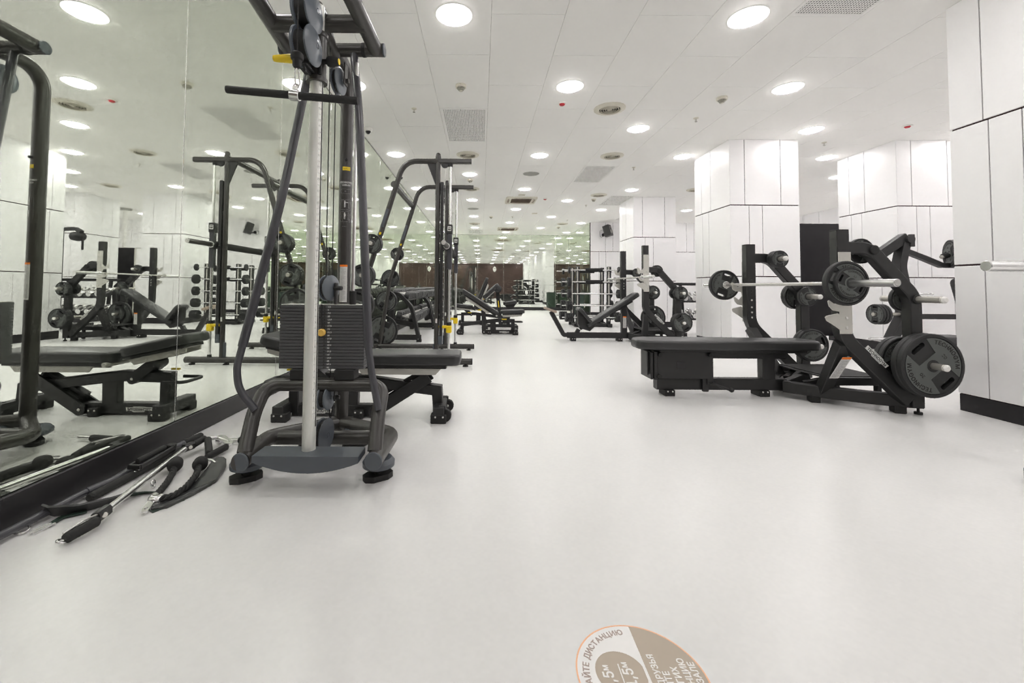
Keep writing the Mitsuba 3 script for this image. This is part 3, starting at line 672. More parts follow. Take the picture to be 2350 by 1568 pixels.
# cables
tw('cable', tube([(-.790, 2.15, .95), (-.792, 2.15, 2.17)], .0026, 0, 8), 'm_rubber')
tw('cable', tube([(-.790, 2.245, .16), (-.796, 2.25, 2.04)], .0026, 0, 8), 'm_rubber')
tw('cable', tube([(-.755, 2.20, .30), (-.785, 2.22, .17)], .0026, 0, 8), 'm_rubber')
tw('cable', tube([(-.768, 1.712, 2.10), (-.766, 1.710, 1.86)], .0028, 0, 8), 'm_rubber')
tw('cable_stop', lathe([(0, 1.804), (.014, 1.804), (.017, 1.810), (.018, 1.832), (.024, 1.837), (.026, 1.845), (.025, 1.858), (.018, 1.866), (0, 1.868)], (-.766, 1.71, 0), n=28), 'm_rubber')
# printed signs on the mast, wrapped round it
FA = math.degrees(math.atan2(-MY, -MX)) + 4
def mprint(name, m, z, mt, dx=0., parent=cc): return part(parent, name, wrapto(mv(m.subdivide_to_size(.0055), tr(dx, 0, 0)), (MX, MY, z), MR + .0005, FA), mt, False)
dk = mprint('yellow_sticker', trimesh.creation.box((.046, .022, .0006)).subdivide().subdivide(), 1.60, 'm_yellow')
mprint('sticker_text', textc('WARNING', .006, .0004), 1.60, 'm_dark', 0, dk)
mprint('sign_title', cat(mv(textc('CROSSOVER', .0095, .0005, True), tr(0, .008, 0)), mv(textc('CABLES', .0095, .0005, True), tr(0, -.008, 0))), 1.51, 'm_print')
def fr(w, h, t): return prism(rr2(w, h, .004, 3).difference(rr2(w - 2 * t, h - 2 * t, .003, 3)), .0004)
def figure(s, arm):
    b = [sg.Point(0, .021).buffer(.0035), sg.box(-.0035, .004, .0035, .0165), sg.box(-.0033, -.016, -.0008, .004), sg.box(.0008, -.016, .0033, .004), sg.box(-.0035, .011 if arm else .002, .018 if arm else .0062, .014 if arm else .014)]
    return prism(shapely.union_all(b), .0004)
gd = mprint('sign_panel', cat(fr(.058, .026, .001), mv(textc('UP', .006, .0004), tr(-.004, 0, 0))), 1.465, 'm_greytext')
for z, a in ((1.385, 1), (1.315, 0)):
    pg = mprint('pictogram', cat(fr(.062, .060, .0012), mv(fr(.013, .042, .0015), tr(.02, 0, 0)), mv(prism(shapely.union_all([sg.Point(.02, y).buffer(.0022) for y in (-.012, 0, .012)]), .0004), tr(0, 0, 0))), z, 'm_greytext')
    mprint('figure', mv(figure(1, a), tr(-.006, 0, 0)), z, 'm_print', 0, pg)
mprint('sign_rule', prism(sg.box(-.02, 0, .008, .0012), .0004), 1.255, 'm_greytext')
part(cc, 'bolt', bolts([(MX + .012, MY - .0365, 1.655)], (.25, -1, 0), .008, .012), 'm_black')
wl = mprint('warning_label', prism(sg.box(-.022, -.11, .022, .11), .0006), .94 - .02, 'm_label', -.006)
mprint('orange_band', prism(sg.box(-.022, .098, .022, .11), .0016), .92, 'm_orange', -.006, wl)
mprint('fine_print', prism(shapely.union_all([sg.box(-.014, y, .013 if i % 4 else .002, y + .0022) for i, y in enumerate(np.linspace(-.10, .085, 26))]), .0016), .92, 'm_greytext', -.006, wl)

# straight bar hanging from the cable
hb = thing('straight_bar', 'short black straight bar with a chrome centre swivel, hanging from the cable tower', 'cable attachment')
bc = nrm(A(.543, 0, -.045)); b0 = A(-1.052, 1.71, 1.709)
part(hb, 'grip', tube([b0, b0 + bc * .543], .0155, 0, 20), 'm_foam')
part(hb, 'swivel', cyl(b0 + bc * .262, b0 + bc * .302, .0215, 24, .002), 'm_chrome')
part(hb, 'swivel_tab', cat(box((-.771, 1.71, 1.712), (.022, .008, .03), .002)), 'm_chrome')
sn = thing('snap_hook', 'small chrome snap hook joining the cable to the black straight bar', 'snap hook')
part(sn, 'hook', tube([(-.758, 1.71, 1.722), (-.752, 1.71, 1.735), (-.758, 1.71, 1.790), (-.766, 1.71, 1.806), (-.775, 1.71, 1.790), (-.770, 1.71, 1.732), (-.758, 1.71, 1.722)], .0032, .006, 10), 'm_chrome')
part(sn, 'gate', tube([(-.753, 1.71, 1.742), (-.758, 1.71, 1.785)], .0038, 0, 8), 'm_steel')
part(sn, 'ring', tube([A(-.768 + .011 * math.cos(a), 1.71, 1.724 + .010 * math.sin(a)) for a in np.linspace(0, 2 * math.pi, 14)], .0028, 0, 8), 'm_chrome')

# ---------------- adjustable benches: local frame with the hinge at x = 0, back towards +x ----------------
def adj_bench(name, label, x, y, turn, back=0., seat=12.5, far=False):
    k = thing(name, label, 'weight bench'); W = tr(x, y, 0) @ rot(turn); sg_ = 1 if turn == 0 else -1
    def pt(n, m, mt, sm=35, label=None, parent=None): return part(parent or k, n, mv(m, W), mt, sm, label=label)
    XZ = lambda y0: frame((0, y0, 0), (1, 0, 0), (0, 0, 1))
    B = tr(.0, 0, .375) @ rot(-back, (0, 1, 0)) @ tr(0, 0, -.375)
    S = tr(-.04, 0, .40) @ rot(seat, (0, 1, 0)) @ tr(0, 0, -.40)
    pt('back_pad', pad(.86, .29, .075, rc=.05, re=.02, M=B @ tr(.40, 0, .375)), 'm_pad', 60)
    pt('back_board', mv(box((.365, 0, .362), (.74, .22, .026), .004), B), 'm_black', False)
    for s in (-1, 1): pt('back_rail', mv(prism([(.70, .350), (.74, .350), (.16, .350), (.13, .345), (.16, .305), (.66, .305)], .012, XZ(s * .085 + .006)), B), 'm_rack_silver', False, 'pale grey back rail')
    pt('seat_pad', mv(pad(.47, .30, .07, rc=.06, re=.02, M=tr(-.275, 0, .40)), S), 'm_pad', 60)
    pt('seat_board', mv(box((-.275, 0, .388), (.38, .20, .022), .003), S), 'm_black', False)
    for s in (-1, 1): pt('seat_rail', mv(prism([(-.06, .376), (-.46, .376), (-.45, .345), (-.28, .335), (-.09, .335)], .012, XZ(s * .075 + .006)), S), 'm_rack_silver', False, 'pale grey seat rail')
    pt('hinge_roller', cyl((0, -.155, .366), (0, .155, .366), .017, 20), 'm_rack_silver')
    pt('main_beam', bent([(-.325, 0, .03), (-.325, 0, .262), (-.015, 0, .270), (.665, 0, .185), (.675, 0, .05)], .07, .078, 0, .006, up=(0, 1, 0)), 'm_black', False)
    pt('lower_beam', bar((-.335, 0, .046), (.245, 0, .046), .07, .075, .006), 'm_black', False)
    pt('mid_strut', bar((.06, 0, .06), (.065, 0, .25), .06, .11, .006, up=(1, 0, 0)), 'm_black', False)
    ca, sa = math.cos(math.radians(back)), math.sin(math.radians(back))
    q = (.61 * ca if back < 10 else .30 * ca, .375 + (.61 if back < 10 else .30) * sa - .09)
    for s in (-1, 1): pt('lift_arm', prism(sg.LineString([(.24, .045), q]).buffer(.040, cap_style='flat').union(sg.Point(.24, .045).buffer(.040)), .014, XZ(s * .055 + .007)), 'm_black', False)
    if back < 10: pt('ladder', prism(sg.LineString([(.265, .10), (.545, .26)]).buffer(.05, cap_style='flat').difference(sg.LineString([(.305, .123), (.365, .157)]).buffer(.025)).difference(sg.LineString([(.435, .197), (.505, .237)]).buffer(.025)), .05, XZ(.03)), 'm_black', False)
    pt('seat_strut', prism(sg.LineString([(-.11, .255), (-.245, .36)]).buffer(.036), .11, XZ(.055)), 'm_black', False)
    for xx in (-.375, .69):
        pt('cross_foot', box((xx, 0, .068), (.075, .33, .075), .006), 'm_black', False)
        for s in (-1, 1):
            f = pt('foot', box((xx + (.01 if xx < 0 else 0), s * .135, .03), (.105, .07, .06), .006), 'm_rubber', False)
            for bx_ in (-.02, .03): pt('bolt', bolts([(xx + bx_, s * .135 - .035 * sg_, .045)], (0, -sg_, 0), .007), 'm_steel', parent=f)
    for s in (-1, 1):
        w = pt('wheel', cyl((.73, s * .12 - .018, .045), (.73, s * .12 + .018, .045), .043, 24, .005), 'm_rubber')
        pt('axle', cyl((.73, s * .12 - .024, .045), (.73, s * .12 + .024, .045), .010, 14), 'm_steel', parent=w)
        pt('bracket', box((.71, s * .12, .085), (.05, .03, .05), .004), 'm_black', parent=w)
    f = pt('foot', box((.135, 0, .03), (.07, .16, .06), .006), 'm_rubber', False)
    for bx_ in (.115, .155): pt('bolt', bolts([(bx_, -.08 * sg_, .045)], (0, -sg_, 0), .007), 'm_steel', parent=f)
    for q_ in ((.24, -.062 * sg_, .045), (-.11, -.055 * sg_, .255)): pt('pivot_bolt', bolts([q_], (0, -sg_, 0), .011), 'm_steel')
    pt('handle', tube([(-.36, -.10, .245), (-.505, -.10, .245), (-.505, .10, .245), (-.36, .10, .245)], .011, .04, 12), 'm_black')
    pt('yellow_lever', box((-.365, .01, .315), (.06, .02, .012), .003) if back < 10 else cyl((-.20, -.12 * sg_, .30), (-.10, -.12 * sg_, .30), .010, 12), 'm_yellow', label='yellow adjusting lever')
    if back > 10:
        pt('yellow_lever', mv(cyl((.30, -.13 * sg_, .30), (.36, -.13 * sg_, .26), .011, 12), B), 'm_yellow', label='yellow adjusting lever')
        for i in range(4): pt('rail_stud', mv(bolts([(.20 + .12 * i, -.098 * sg_, .33)], (0, -sg_, 0), .007), B), 'm_steel')
    logo(.018, (W @ frame((-.155, -.0358, .043), (1, 0, 0), (0, 0, 1))) if turn == 0 else frame((x + .155, y - .0358, .043), (1, 0, 0), (0, 0, 1)), k)
    return k
adj_bench('adjustable_bench', 'black flat adjustable bench behind the cable tower, its seat end tilted up', -.965, 2.985, 0)
adj_bench('adjustable_bench', 'black incline bench with its back sloping up to the left, beyond the half rack', .305, 8.30, 180, 33, 2)
adj_bench('adjustable_bench', 'black bench with a nearly upright back, behind the incline bench', -.12, 10.4, 0, 68, 6)
# ---------------- half rack machine with a guided bar (two side frames along y) ----------------
sm = thing('smith_machine', 'black guided barbell rack with chrome rods and yellow safety stops, beside the left mirrors', 'weight machine')
SY0, SY1, SX0 = 4.87, 6.13, -.508
for y, g in ((SY0, -1), (SY1, 1)):
    P = lambda x, z: A(x, y, z)
    part(sm, 'side_frame', tube([P(-.30 if 0 else -.50, 2.372), P(-.905, 2.372), P(-1.325, 1.0), P(-1.46, .05)], .030, [.20, .5], 18, 8), 'm_tube')
    part(sm, 'top_bar', bar(P(-.12, 2.372), P(-.56, 2.372), .056, .056, .012), 'm_tube')
    part(sm, 'post', tube([P(SX0, .03), P(SX0, 2.445)], .0275, 0, 20), 'm_tube')
    part(sm, 'post_cap', cat(ball((SX0, y, 2.445), .0275), cyl(P(SX0 - .03, 2.42), P(SX0 + .03, 2.42), .016, 14)), 'm_tube')
    part(sm, 'gusset', prism([(SX0, 2.36), (-.64, 2.36), (SX0, 2.02)], .02, frame((0, y + .01, 0), (1, 0, 0), (0, 0, 1))), 'm_black', False)
    r = part(sm, 'hole_rail', box((-.458, y, 1.20), (.036, .055, 1.85), .004), 'm_black', False)
    for i in range(24): part(r, 'stud', bolts([(-.440, y, .42 + .066 * i)], (1, 0, 0), .008, .008), 'm_steel')
    part(sm, 'base_tube', tube([P(-1.56, .055), P(-.10, .055)], .036, 0, 18), 'm_tube')
    part(sm, 'base_cap', cyl(P(-.10, .055), P(-.092, .055), .0365, 20, .003), 'm_rubber')
    for fx in (-.17, -.56, -1.45): part(sm, 'foot', cat(cyl(P(fx, 0), P(fx, .014), .032, 20), cyl(P(fx, .01), P(fx, .05), .012, 12)), 'm_rubber')
    part(sm, 'post_shoe', box(P(SX0 - .030, .17), (.014, .05, .17), .006), 'm_slate')
    part(sm, 'lower_guard', box((-.463, y + .0, .30), (.05, .06, .10), .006), 'm_slate')
    rd = part(sm, 'guide_rod', cyl(P(-.365, .07), P(-.365, 2.35), .0155, 20), 'm_chrome', label='chrome guide rod')
    part(rd, 'top_bush', cyl(P(-.365, 2.31), P(-.365, 2.348), .026, 18), 'm_rubber'); part(rd, 'bottom_bush', cyl(P(-.365, .09), P(-.365, .115), .024, 18), 'm_rubber')
    st = part(sm, 'safety_stop', cat(box((-.365, y, .425), (.062, .062, .085), .008), box((-.43, y, .452), (.10, .05, .032), .006)), 'm_yellow', label='yellow safety stop')
    part(st, 'buffer', cyl(P(-.365, .468), P(-.365, .505), .028, 18, .004), 'm_rubber')
    cr = part(sm, 'slider', cat(box((-.365, y, 1.37), (.056, .060, .52), .008)), 'm_guard')
    part(cr, 'slider_head', box((-.368, y, 1.575), (.072, .072, .11), .006), 'm_black', False)
    part(cr, 'badge', prism(rr2(.045, .055, .006), .001, frame((-.368, y - .0362, 1.58), (1, 0, 0), (0, 0, 1))), 'm_label', False)
    part(cr, 'badge_mark', cat(prism(rr2(.030, .005, .002), .0006, frame((-.368, y - .0372, 1.592), (1, 0, 0), (0, 0, 1))), prism(rr2(.034, .012, .002), .0006, frame((-.368, y - .0372, 1.572), (1, 0, 0), (0, 0, 1)))), 'm_dark', False)
    part(cr, 'bar_bearing', cyl((-.395, y - .06, 1.375), (-.395, y + .06, 1.375), .045, 24, .006), 'm_rubber')
    part(cr, 'hook', prism(sg.LineString([(-.40, 1.36), (-.455, 1.33), (-.47, 1.36)]).buffer(.012), .02, frame((0, y + .05, 0), (1, 0, 0), (0, 0, 1))), 'm_black', False)
    part(sm, 'counter_cable', tube([P(-.425, .35), P(-.425, 2.33)], .003, 0, 8), 'm_steel')
    pl = part(sm, 'top_pulley', cyl((-.43, y - .012, 2.34), (-.43, y + .012, 2.34), .045, 24), 'm_black')
    n = A(-.955, 0, .29)
    part(sm, 'info_label', prism(rr2(.034, .22, .004), .001, frame((-1.115 + .0, y - .0305, 1.72), A(.956, 0, .292), A(-.292 * -1, 0, .956)) if 0 else frame((-1.112, y - .0308, 1.70), A(.956, 0, -.293), A(.293, 0, .956))), 'm_slate', False)
    part(sm, 'yellow_tag', prism(rr2(.024, .03, .003), .001, frame((-1.165, y - .0308, 1.52), A(.956, 0, -.293), A(.293, 0, .956))), 'm_yellow', False)
    part(sm, 'yellow_tag', box((SX0, y - .028, .52), (.02, .003, .05), .001), 'm_label', False)
    for z, x in ((1.39, -1.235), (1.03, -1.330), (.70, -1.385), (.27, -1.435)):
        pg = part(sm, 'storage_peg', cyl((x, y, z), (x, y + g * .20, z), .0235, 18, .004), 'm_brushed', label='brushed steel storage peg')
        part(pg, 'rubber_collar', cyl((x, y + g * .03, z), (x, y + g * .045, z), .034, 20, .003), 'm_rubber')
part(sm, 'cross_tube', tube([(-1.02, SY0, 2.10), (-1.02, SY1, 2.10)], .038, 0, 18), 'm_tube')
part(sm, 'cross_tube', tube([(-.60, SY0, 2.36), (-.60, SY1, 2.36)], .032, 0, 18), 'm_tube')
part(sm, 'cross_tube', tube([(-1.50, SY0, .06), (-1.50, SY1, .06)], .030, 0, 18), 'm_tube')
bk = barbell(-.395, 4.40, 1.375, 'long guided barbell with a black foam sleeve, held by the rack beside the left mirrors')
part(bk, 'foam_sleeve', cyl((-.395, 4.99, 1.375), (-.395, 6.01, 1.375), .040, 24, .006), 'm_foam', label='black foam sleeve')
part(bk, 'end_grip', cyl((-.395, 4.402, 1.375), (-.395, 4.79, 1.375), .0262, 20, .003), 'm_tube')
for g, y, sets in ((-1, SY0, [[.22, .22, .22], [.26, .26, .26], [.36, .36], [.45, .45]]), (1, SY1, [[.19, .19], [.26, .26], [.31, .31], [.45]])):
    for (z, x), Ds, nm in zip(((1.39, -1.235), (1.03, -1.330), (.70, -1.385), (.27, -1.435)), sets, ('top', 'second', 'third', 'bottom')):
        plates_on(x, y + g * .046, z, Ds, g, f'on the guided rack\'s {"near" if g < 0 else "far"} frame, {nm} peg')

# ---------------- dumbbell racks along the mirrors ----------------
DB = {}
def db_kind(r, L):
    q = (r, L)
    if q not in DB:
        hd = lathe([(0, -L / 2), (r * .80, -L / 2), (r, -L / 2 + .012), (r, L / 2 - .012), (r * .80, L / 2), (r * .78, L / 2 - .004), (0, L / 2 - .004)], ax=(1, 0, 0), n=22)
        DB[q] = dict(head=ply(hd, 'm_dumbbell', 40), handle=ply(cyl((-.075, 0, 0), (.075, 0, 0), .0165, 14), 'm_steel'), ring=ply(lathe([(r * .62, L / 2 - .0042), (r * .76, L / 2 - .0035)], ax=(1, 0, 0), n=22), 'm_plate_grey', False))
    return DB[q]
def dumbbell(M, r, L, label, group, head='head'):
    K = db_kind(r, L); k = thing('dumbbell', label, 'dumbbell', group)
    part(k, 'handle', K['handle'], None, to=M)
    for s in (-1, 1): part(k, 'head', K['head'], None, to=M @ tr(s * (.062 + L / 2), 0, 0) @ (np.eye(4) if s > 0 else rot(180)))
def rack_frame(k, y):
    P = lambda x, z: A(x, y, z)
    part(k, 'end_frame', bent([P(-1.50, .80), P(-1.36, .80), P(-1.15, .58), P(-1.03, .10)], .06, .10, .20, .006, up=(0, 1, 0), fn=8), 'm_black')
    part(k, 'rear_leg', bar(P(-1.50, .80), P(-1.47, .06), .06, .09, .006, up=(1, 0, 0)), 'm_black')
    part(k, 'shelf_bracket', bar(P(-1.48, .36), P(-1.10, .28), .05, .085, .006), 'm_black')
    part(k, 'base', bar(P(-1.55, .075), P(-.985, .075), .06, .085, .006), 'm_black')
    f = part(k, 'foot', box(P(-1.02, .02), (.08, .075, .05), .004), 'm_rubber'); part(f, 'bolt', bolts([P(-1.03, .05) - A(0, .0375, 0)], (0, -1, 0), .007), 'm_steel')
    part(k, 'foot', box(P(-1.50, .02), (.08, .075, .05), .004), 'm_rubber')
    logo(.016, frame(P(-1.085, .33) - A(0, .031, 0), A(.24, 0, -.97), A(.97, 0, .24)), k)
RY = [(6.98, 9.30), (9.42, 11.74), (11.86, 14.18)]
for i, (a, b) in enumerate(RY):
    lab = ['nearest of the three black dumbbell racks along the left mirrors', 'middle of the three black dumbbell racks along the left mirrors', 'farthest of the three black dumbbell racks along the left mirrors'][i]
    k = thing('dumbbell_rack', lab, 'dumbbell rack')
    rack_frame(k, a + .05); rack_frame(k, b - .05)
    for t, (x, z, tilt) in enumerate(((-1.335, .735, 14), (-1.265, .335, 14))):
        for dx in (-.085, .085):
            part(k, 'shelf_rail', bar(A(x + dx, a, z - dx * math.tan(math.radians(tilt)) - .02), A(x + dx, b, z - dx * math.tan(math.radians(tilt)) - .02), .055, .03, .004), 'm_black', False)
        n = 12
        for j in range(n):
            r = (.062, .070, .078)[(i + t + (j > 5)) % 3] if t == 0 else (.072, .080, .086)[(i + (j > 5)) % 3]
            L = (.085, .095, .105)[(i + t + j // 4) % 3]
            y = a + .16 + (b - a - .32) * j / (n - 1)
            M = tr(x, y, z + r * .97 - .002) @ rot(tilt, (0, 1, 0)) @ tr(0, 0, 0) @ rot(RNG.uniform(-3, 3)) 
            dumbbell(M, r, L, f'black dumbbell, {ORD[j]} from the near end, {["upper", "lower"][t]} shelf, {["nearest", "middle", "farthest"][i]} mirror-side rack', f'dumbbells on the {["upper", "lower"][t]} shelf of the {["nearest", "middle", "farthest"][i]} rack')
# ---------------- cable attachments lying on the floor by the skirting ----------------
def grip(k, p, q, r, name='foam_grip', m='m_foam'):
    p, q = A(*p), A(*q); L = np.linalg.norm(q - p)
    return part(k, name, lathe([(0, 0), (r * .75, 0), (r, r * .35), (r, L - r * .35), (r * .75, L), (0, L)], p, q - p, 20), m)
def ringm(c, R, r, ax, n=18):
    z = nrm(ax); x = nrm(np.cross(z, A(.3, .2, .9))); y = np.cross(z, x)
    return tube([A(*c) + R * (math.cos(a) * x + math.sin(a) * y) for a in np.arange(n) * 2 * math.pi / n], r, 0, 8, closed=True)
k = thing('pulldown_bar', 'long chrome pulldown bar with hinged black foam handles, lying diagonally across the pile on the floor', 'cable attachment')
labels[k]['label'] = 'long chrome pulldown bar with hinged foam handles, lying diagonally across the floor pile'
part(k, 'shaft', cyl((-1.425, 1.63, .036), (-1.545, 2.265, .050), .0135, 22), 'm_chrome')
grip(k, (-1.432, 1.490, .022), (-1.408, 1.592, .030), .019); grip(k, (-1.528, 2.285, .05), (-1.526, 2.375, .055), .0165)
for a, b in (((-1.425, 1.60, .034), (-1.428, 1.655, .038)), ((-1.545, 2.235, .05), (-1.530, 2.285, .05))):
    c = part(k, 'hinge_clevis', bar(a, b, .034, .038, .008), 'm_black')
    part(c, 'rivet', cyl((np.array(a) * .6 + np.array(b) * .4) - A(-.012, 0, 0) + A(.006, -.004, 0), (np.array(a) * .6 + np.array(b) * .4) + A(.021, -.006, .002), .0105, 18), 'm_brushed')
part(k, 'end_ring', ringm((-1.436, 1.482, .018), .011, .0045, (.3, .3, 1)), 'm_chrome')
part(k, 'strap_plate', tube([(-1.438, 1.49, .040), (-1.425, 1.55, .052), (-1.420, 1.60, .046)], .004, .03, 8), 'm_steel')
part(k, 'eye', ringm((-1.447, 1.905, .020), .014, .0045, (1, .3, .2)), 'm_chrome')

k = thing('angled_bar', 'long bluish grey cambered bar with foam ends, lying closest along the black skirting', 'cable attachment')
part(k, 'shaft', tube([(-1.662, 1.30, .030), (-1.662, 1.56, .026), (-1.660, 1.83, .026), (-1.634, 1.93, .026), (-1.665, 2.08, .026), (-1.632, 2.36, .032), (-1.612, 2.45, .036)], .0145, .25, 16, 8), 'm_guard')
part(k, 'foam_sleeve', tube([(-1.660, 1.815, .026), (-1.636, 1.925, .026), (-1.664, 2.08, .026)], .0175, .25, 16, 8), 'm_guard')
grip(k, (-1.632, 2.36, .032), (-1.605, 2.47, .037), .0185)
k = thing('straight_foam_bar', 'straight black foam covered bar lying between the cambered bar and the chrome bar', 'cable attachment')
grip(k, (-1.612, 1.775, .019), (-1.600, 2.285, .026), .0185)
part(k, 'stud', bolts([(-1.600, 1.99, .034), (-1.598, 2.01, .034)], (.2, 0, 1), .006, .006), 'm_chrome')
k = thing('triangle_handle', 'black triangle handle with two parallel bars, resting on the foam bars by the skirting', 'cable attachment')
part(k, 'side_bar', bar((-1.625, 1.985, .058), (-1.628, 2.215, .060), .012, .022, .003), 'm_black'); part(k, 'side_bar', bar((-1.582, 2.000, .052), (-1.585, 2.215, .060), .012, .022, .003), 'm_black')
part(k, 'end_bar', bar((-1.632, 2.215, .060), (-1.58, 2.215, .060), .012, .022, .003), 'm_black'); part(k, 'end_bar', bar((-1.630, 1.99, .057), (-1.578, 1.995, .055), .012, .022, .003), 'm_black')
grip(k, (-1.612, 2.02, .070), (-1.612, 2.19, .072), .014)
part(k, 'pivot', cyl((-1.605, 2.23, .045), (-1.605, 2.23, .075), .022, 20), 'm_black')

def strap(path, w, t, side, m='m_pad'):
    """Flat band along path: side gives the band's width direction per point."""
    P = np.array(path, float); S = np.array([nrm(s) for s in side]); n = len(P); N = 26
    u = np.linspace(0, n - 1, N); P = np.stack([np.interp(u, range(n), P[:, i]) for i in range(3)], 1); S = np.stack([np.interp(u, range(n), S[:, i]) for i in range(3)], 1)
    W = np.interp(u, range(n), w)[:, None] if hasattr(w, '__len__') else w
    T_ = np.gradient(P, axis=0); Nn = np.cross(T_, S); Nn /= np.linalg.norm(Nn, axis=1, keepdims=True)
    V, F = [], []
    for a, b in ((-1, -1), (1, -1), (1, 1), (-1, 1)): V.append(P + S * W / 2 * a + Nn * t / 2 * b)
    V = np.stack(V, 1).reshape(-1, 3)
    for i in range(N - 1):
        for s in range(4): F.append((i * 4 + s, i * 4 + (s + 1) % 4, (i + 1) * 4 + (s + 1) % 4)); F.append((i * 4 + s, (i + 1) * 4 + (s + 1) % 4, (i + 1) * 4 + s))
    F += [(0, 2, 1), (0, 3, 2)]; e = (N - 1) * 4; F += [(e, e + 1, e + 2), (e, e + 2, e + 3)]
    m_ = trimesh.Trimesh(V, np.array(F), process=False); m_.fix_normals(); return m_
k = thing('ankle_strap', 'black padded leather strap curving over the floor in front of the foam bars', 'cable attachment')
part(k, 'band', strap([(-1.672, 1.652, .040), (-1.640, 1.652, .030), (-1.565, 1.690, .022), (-1.502, 1.758, .020), (-1.478, 1.822, .018)], [.046, .062, .060, .050, .036], .008, [(.1, -.5, 1), (.1, -.6, .9), (.1, -.7, .8), (.2, -.8, .8), (.2, -.8, .6)]), 'm_pad')
part(k, 'tongue', strap([(-1.480, 1.818, .014), (-1.44, 1.85, .008), (-1.395, 1.865, .004)], [.034, .030, .016], .004, [(.3, -.7, .7), (.4, -.6, .5), (.4, -.5, .3)]), 'm_green')
part(k, 'buckle', ringm((-1.655, 1.560, .012), .020, .0035, (.2, -.2, 1), 10), 'm_chrome')
0 and part(k, 'stitching', strap([(-1.642, 1.6475, .044), (-1.566, 1.685, .037), (-1.504, 1.752, .034)], .0012, .0095, [(.1, -.35, 1), (.1, -.45, 1), (.2, -.6, 1)]), 'm_greytext')
k = thing('tab_strap', 'black folded strap with chrome clips at the bottom left corner', 'cable attachment')
part(k, 'band', strap([(-1.60, 1.60, .006), (-1.605, 1.655, .006), (-1.55, 1.70, .006)], [.02, .03, .03], .005, [(.9, -.3, .1), (.9, -.3, .1), (.6, -.6, .1)]), 'm_green')
for dx in (0, .016): part(k, 'clip', tube([(-1.612 + dx, 1.545, .008), (-1.606 + dx, 1.585, .010), (-1.600 + dx, 1.61, .008)], .004, .02, 8), 'm_chrome')
k = thing('padded_strap', 'wide black padded strap lying beside the rope, next to the tower foot', 'cable attachment')
outl = [(-1.318, 1.712), (-1.262, 1.738), (-1.228, 1.845), (-1.208, 1.965), (-1.245, 2.10), (-1.285, 2.165), (-1.325, 2.19), (-1.340, 2.165), (-1.315, 2.08), (-1.285, 1.955), (-1.268, 1.84)]
ph = sg.Polygon(outl).buffer(-.008).buffer(.012)
bnd = trimesh.creation.extrude_polygon(ph, .011, engine='earcut').subdivide_to_size(.02); v = bnd.vertices.copy(); v[:, 2] += .018 * np.clip((v[:, 1] - 1.9) / .3, 0, 1) + .0012 * np.sin(v[:, 1] * 240); v[:, 2] = np.maximum(v[:, 2], .001); bnd.vertices = v
part(k, 'band', bnd, 'm_pad', 50)
part(k, 'underside', trimesh.creation.extrude_polygon(sg.Polygon([(-1.315, 1.715), (-1.29, 1.70), (-1.235, 1.80), (-1.24, 1.83), (-1.27, 1.79)]), .004, engine='earcut'), 'm_green', False)

k = thing('triceps_rope', 'black twisted triceps rope with bulbous rubber ends and a chrome clasp on the floor', 'cable attachment')
def twisted(path, r=.0125, tw=46., n=90):
    P = fillet(path, .05, 5); s = np.r_[0, np.cumsum(np.linalg.norm(np.diff(P, axis=0), axis=1))]
    u = np.linspace(0, s[-1], n); Q = np.stack([np.interp(u, s, P[:, i]) for i in range(3)], 1)
    t = np.gradient(Q, axis=0); t /= np.linalg.norm(t, axis=1, keepdims=True); x = np.cross(t, (0, 0, 1.)); x /= np.linalg.norm(x, axis=1, keepdims=True); y = np.cross(x, t)
    return cat(*[sweep(Q + r * .55 * (np.cos(u * tw * 2 + f)[:, None] * x + np.sin(u * tw * 2 + f)[:, None] * y), circ(r * .62, 8), None) for f in (0, 2.094, 4.189)])
r1 = [(-1.345, 1.775, .022), (-1.372, 1.842, .016), (-1.400, 1.92, .015), (-1.436, 2.005, .020), (-1.462, 2.055, .030)]
r2 = [(-1.318, 1.765, .022), (-1.282, 1.800, .018), (-1.276, 1.870, .024), (-1.300, 1.965, .030), (-1.345, 2.060, .034)]
for r, e in ((r1, 1), (r2, 1)):
    part(k, 'rope', twisted(r), 'm_foam', 50)
    d = nrm(A(*r[-1]) - A(*r[-2])); c = A(*r[-1])
    part(k, 'end_knob', lathe([(0, -.012), (.018, -.012), (.029, -.004), (.033, .010), (.031, .034), (.022, .052), (.010, .058), (0, .059)], c + A(0, 0, .004), d, 28), 'm_foam', 60)
bd = nrm(A(.028, -.075, 0))
part(k, 'clasp', tube([A(-1.352, 1.790, .022), A(-1.342, 1.762, .022), A(-1.326, 1.757, .022), A(-1.314, 1.780, .022)], .0165, .02, 18), 'm_chrome')
tb = part(k, 'tab', mv(prism(sg.LineString([(0, 0), (.072, 0)]).buffer(.013).difference(sg.Point(.064, 0).buffer(.0065)), .007), frame((-1.336, 1.762, .020), A(.30, -.95, -.12), A(.95, .30, 0))), 'm_chrome', 30)

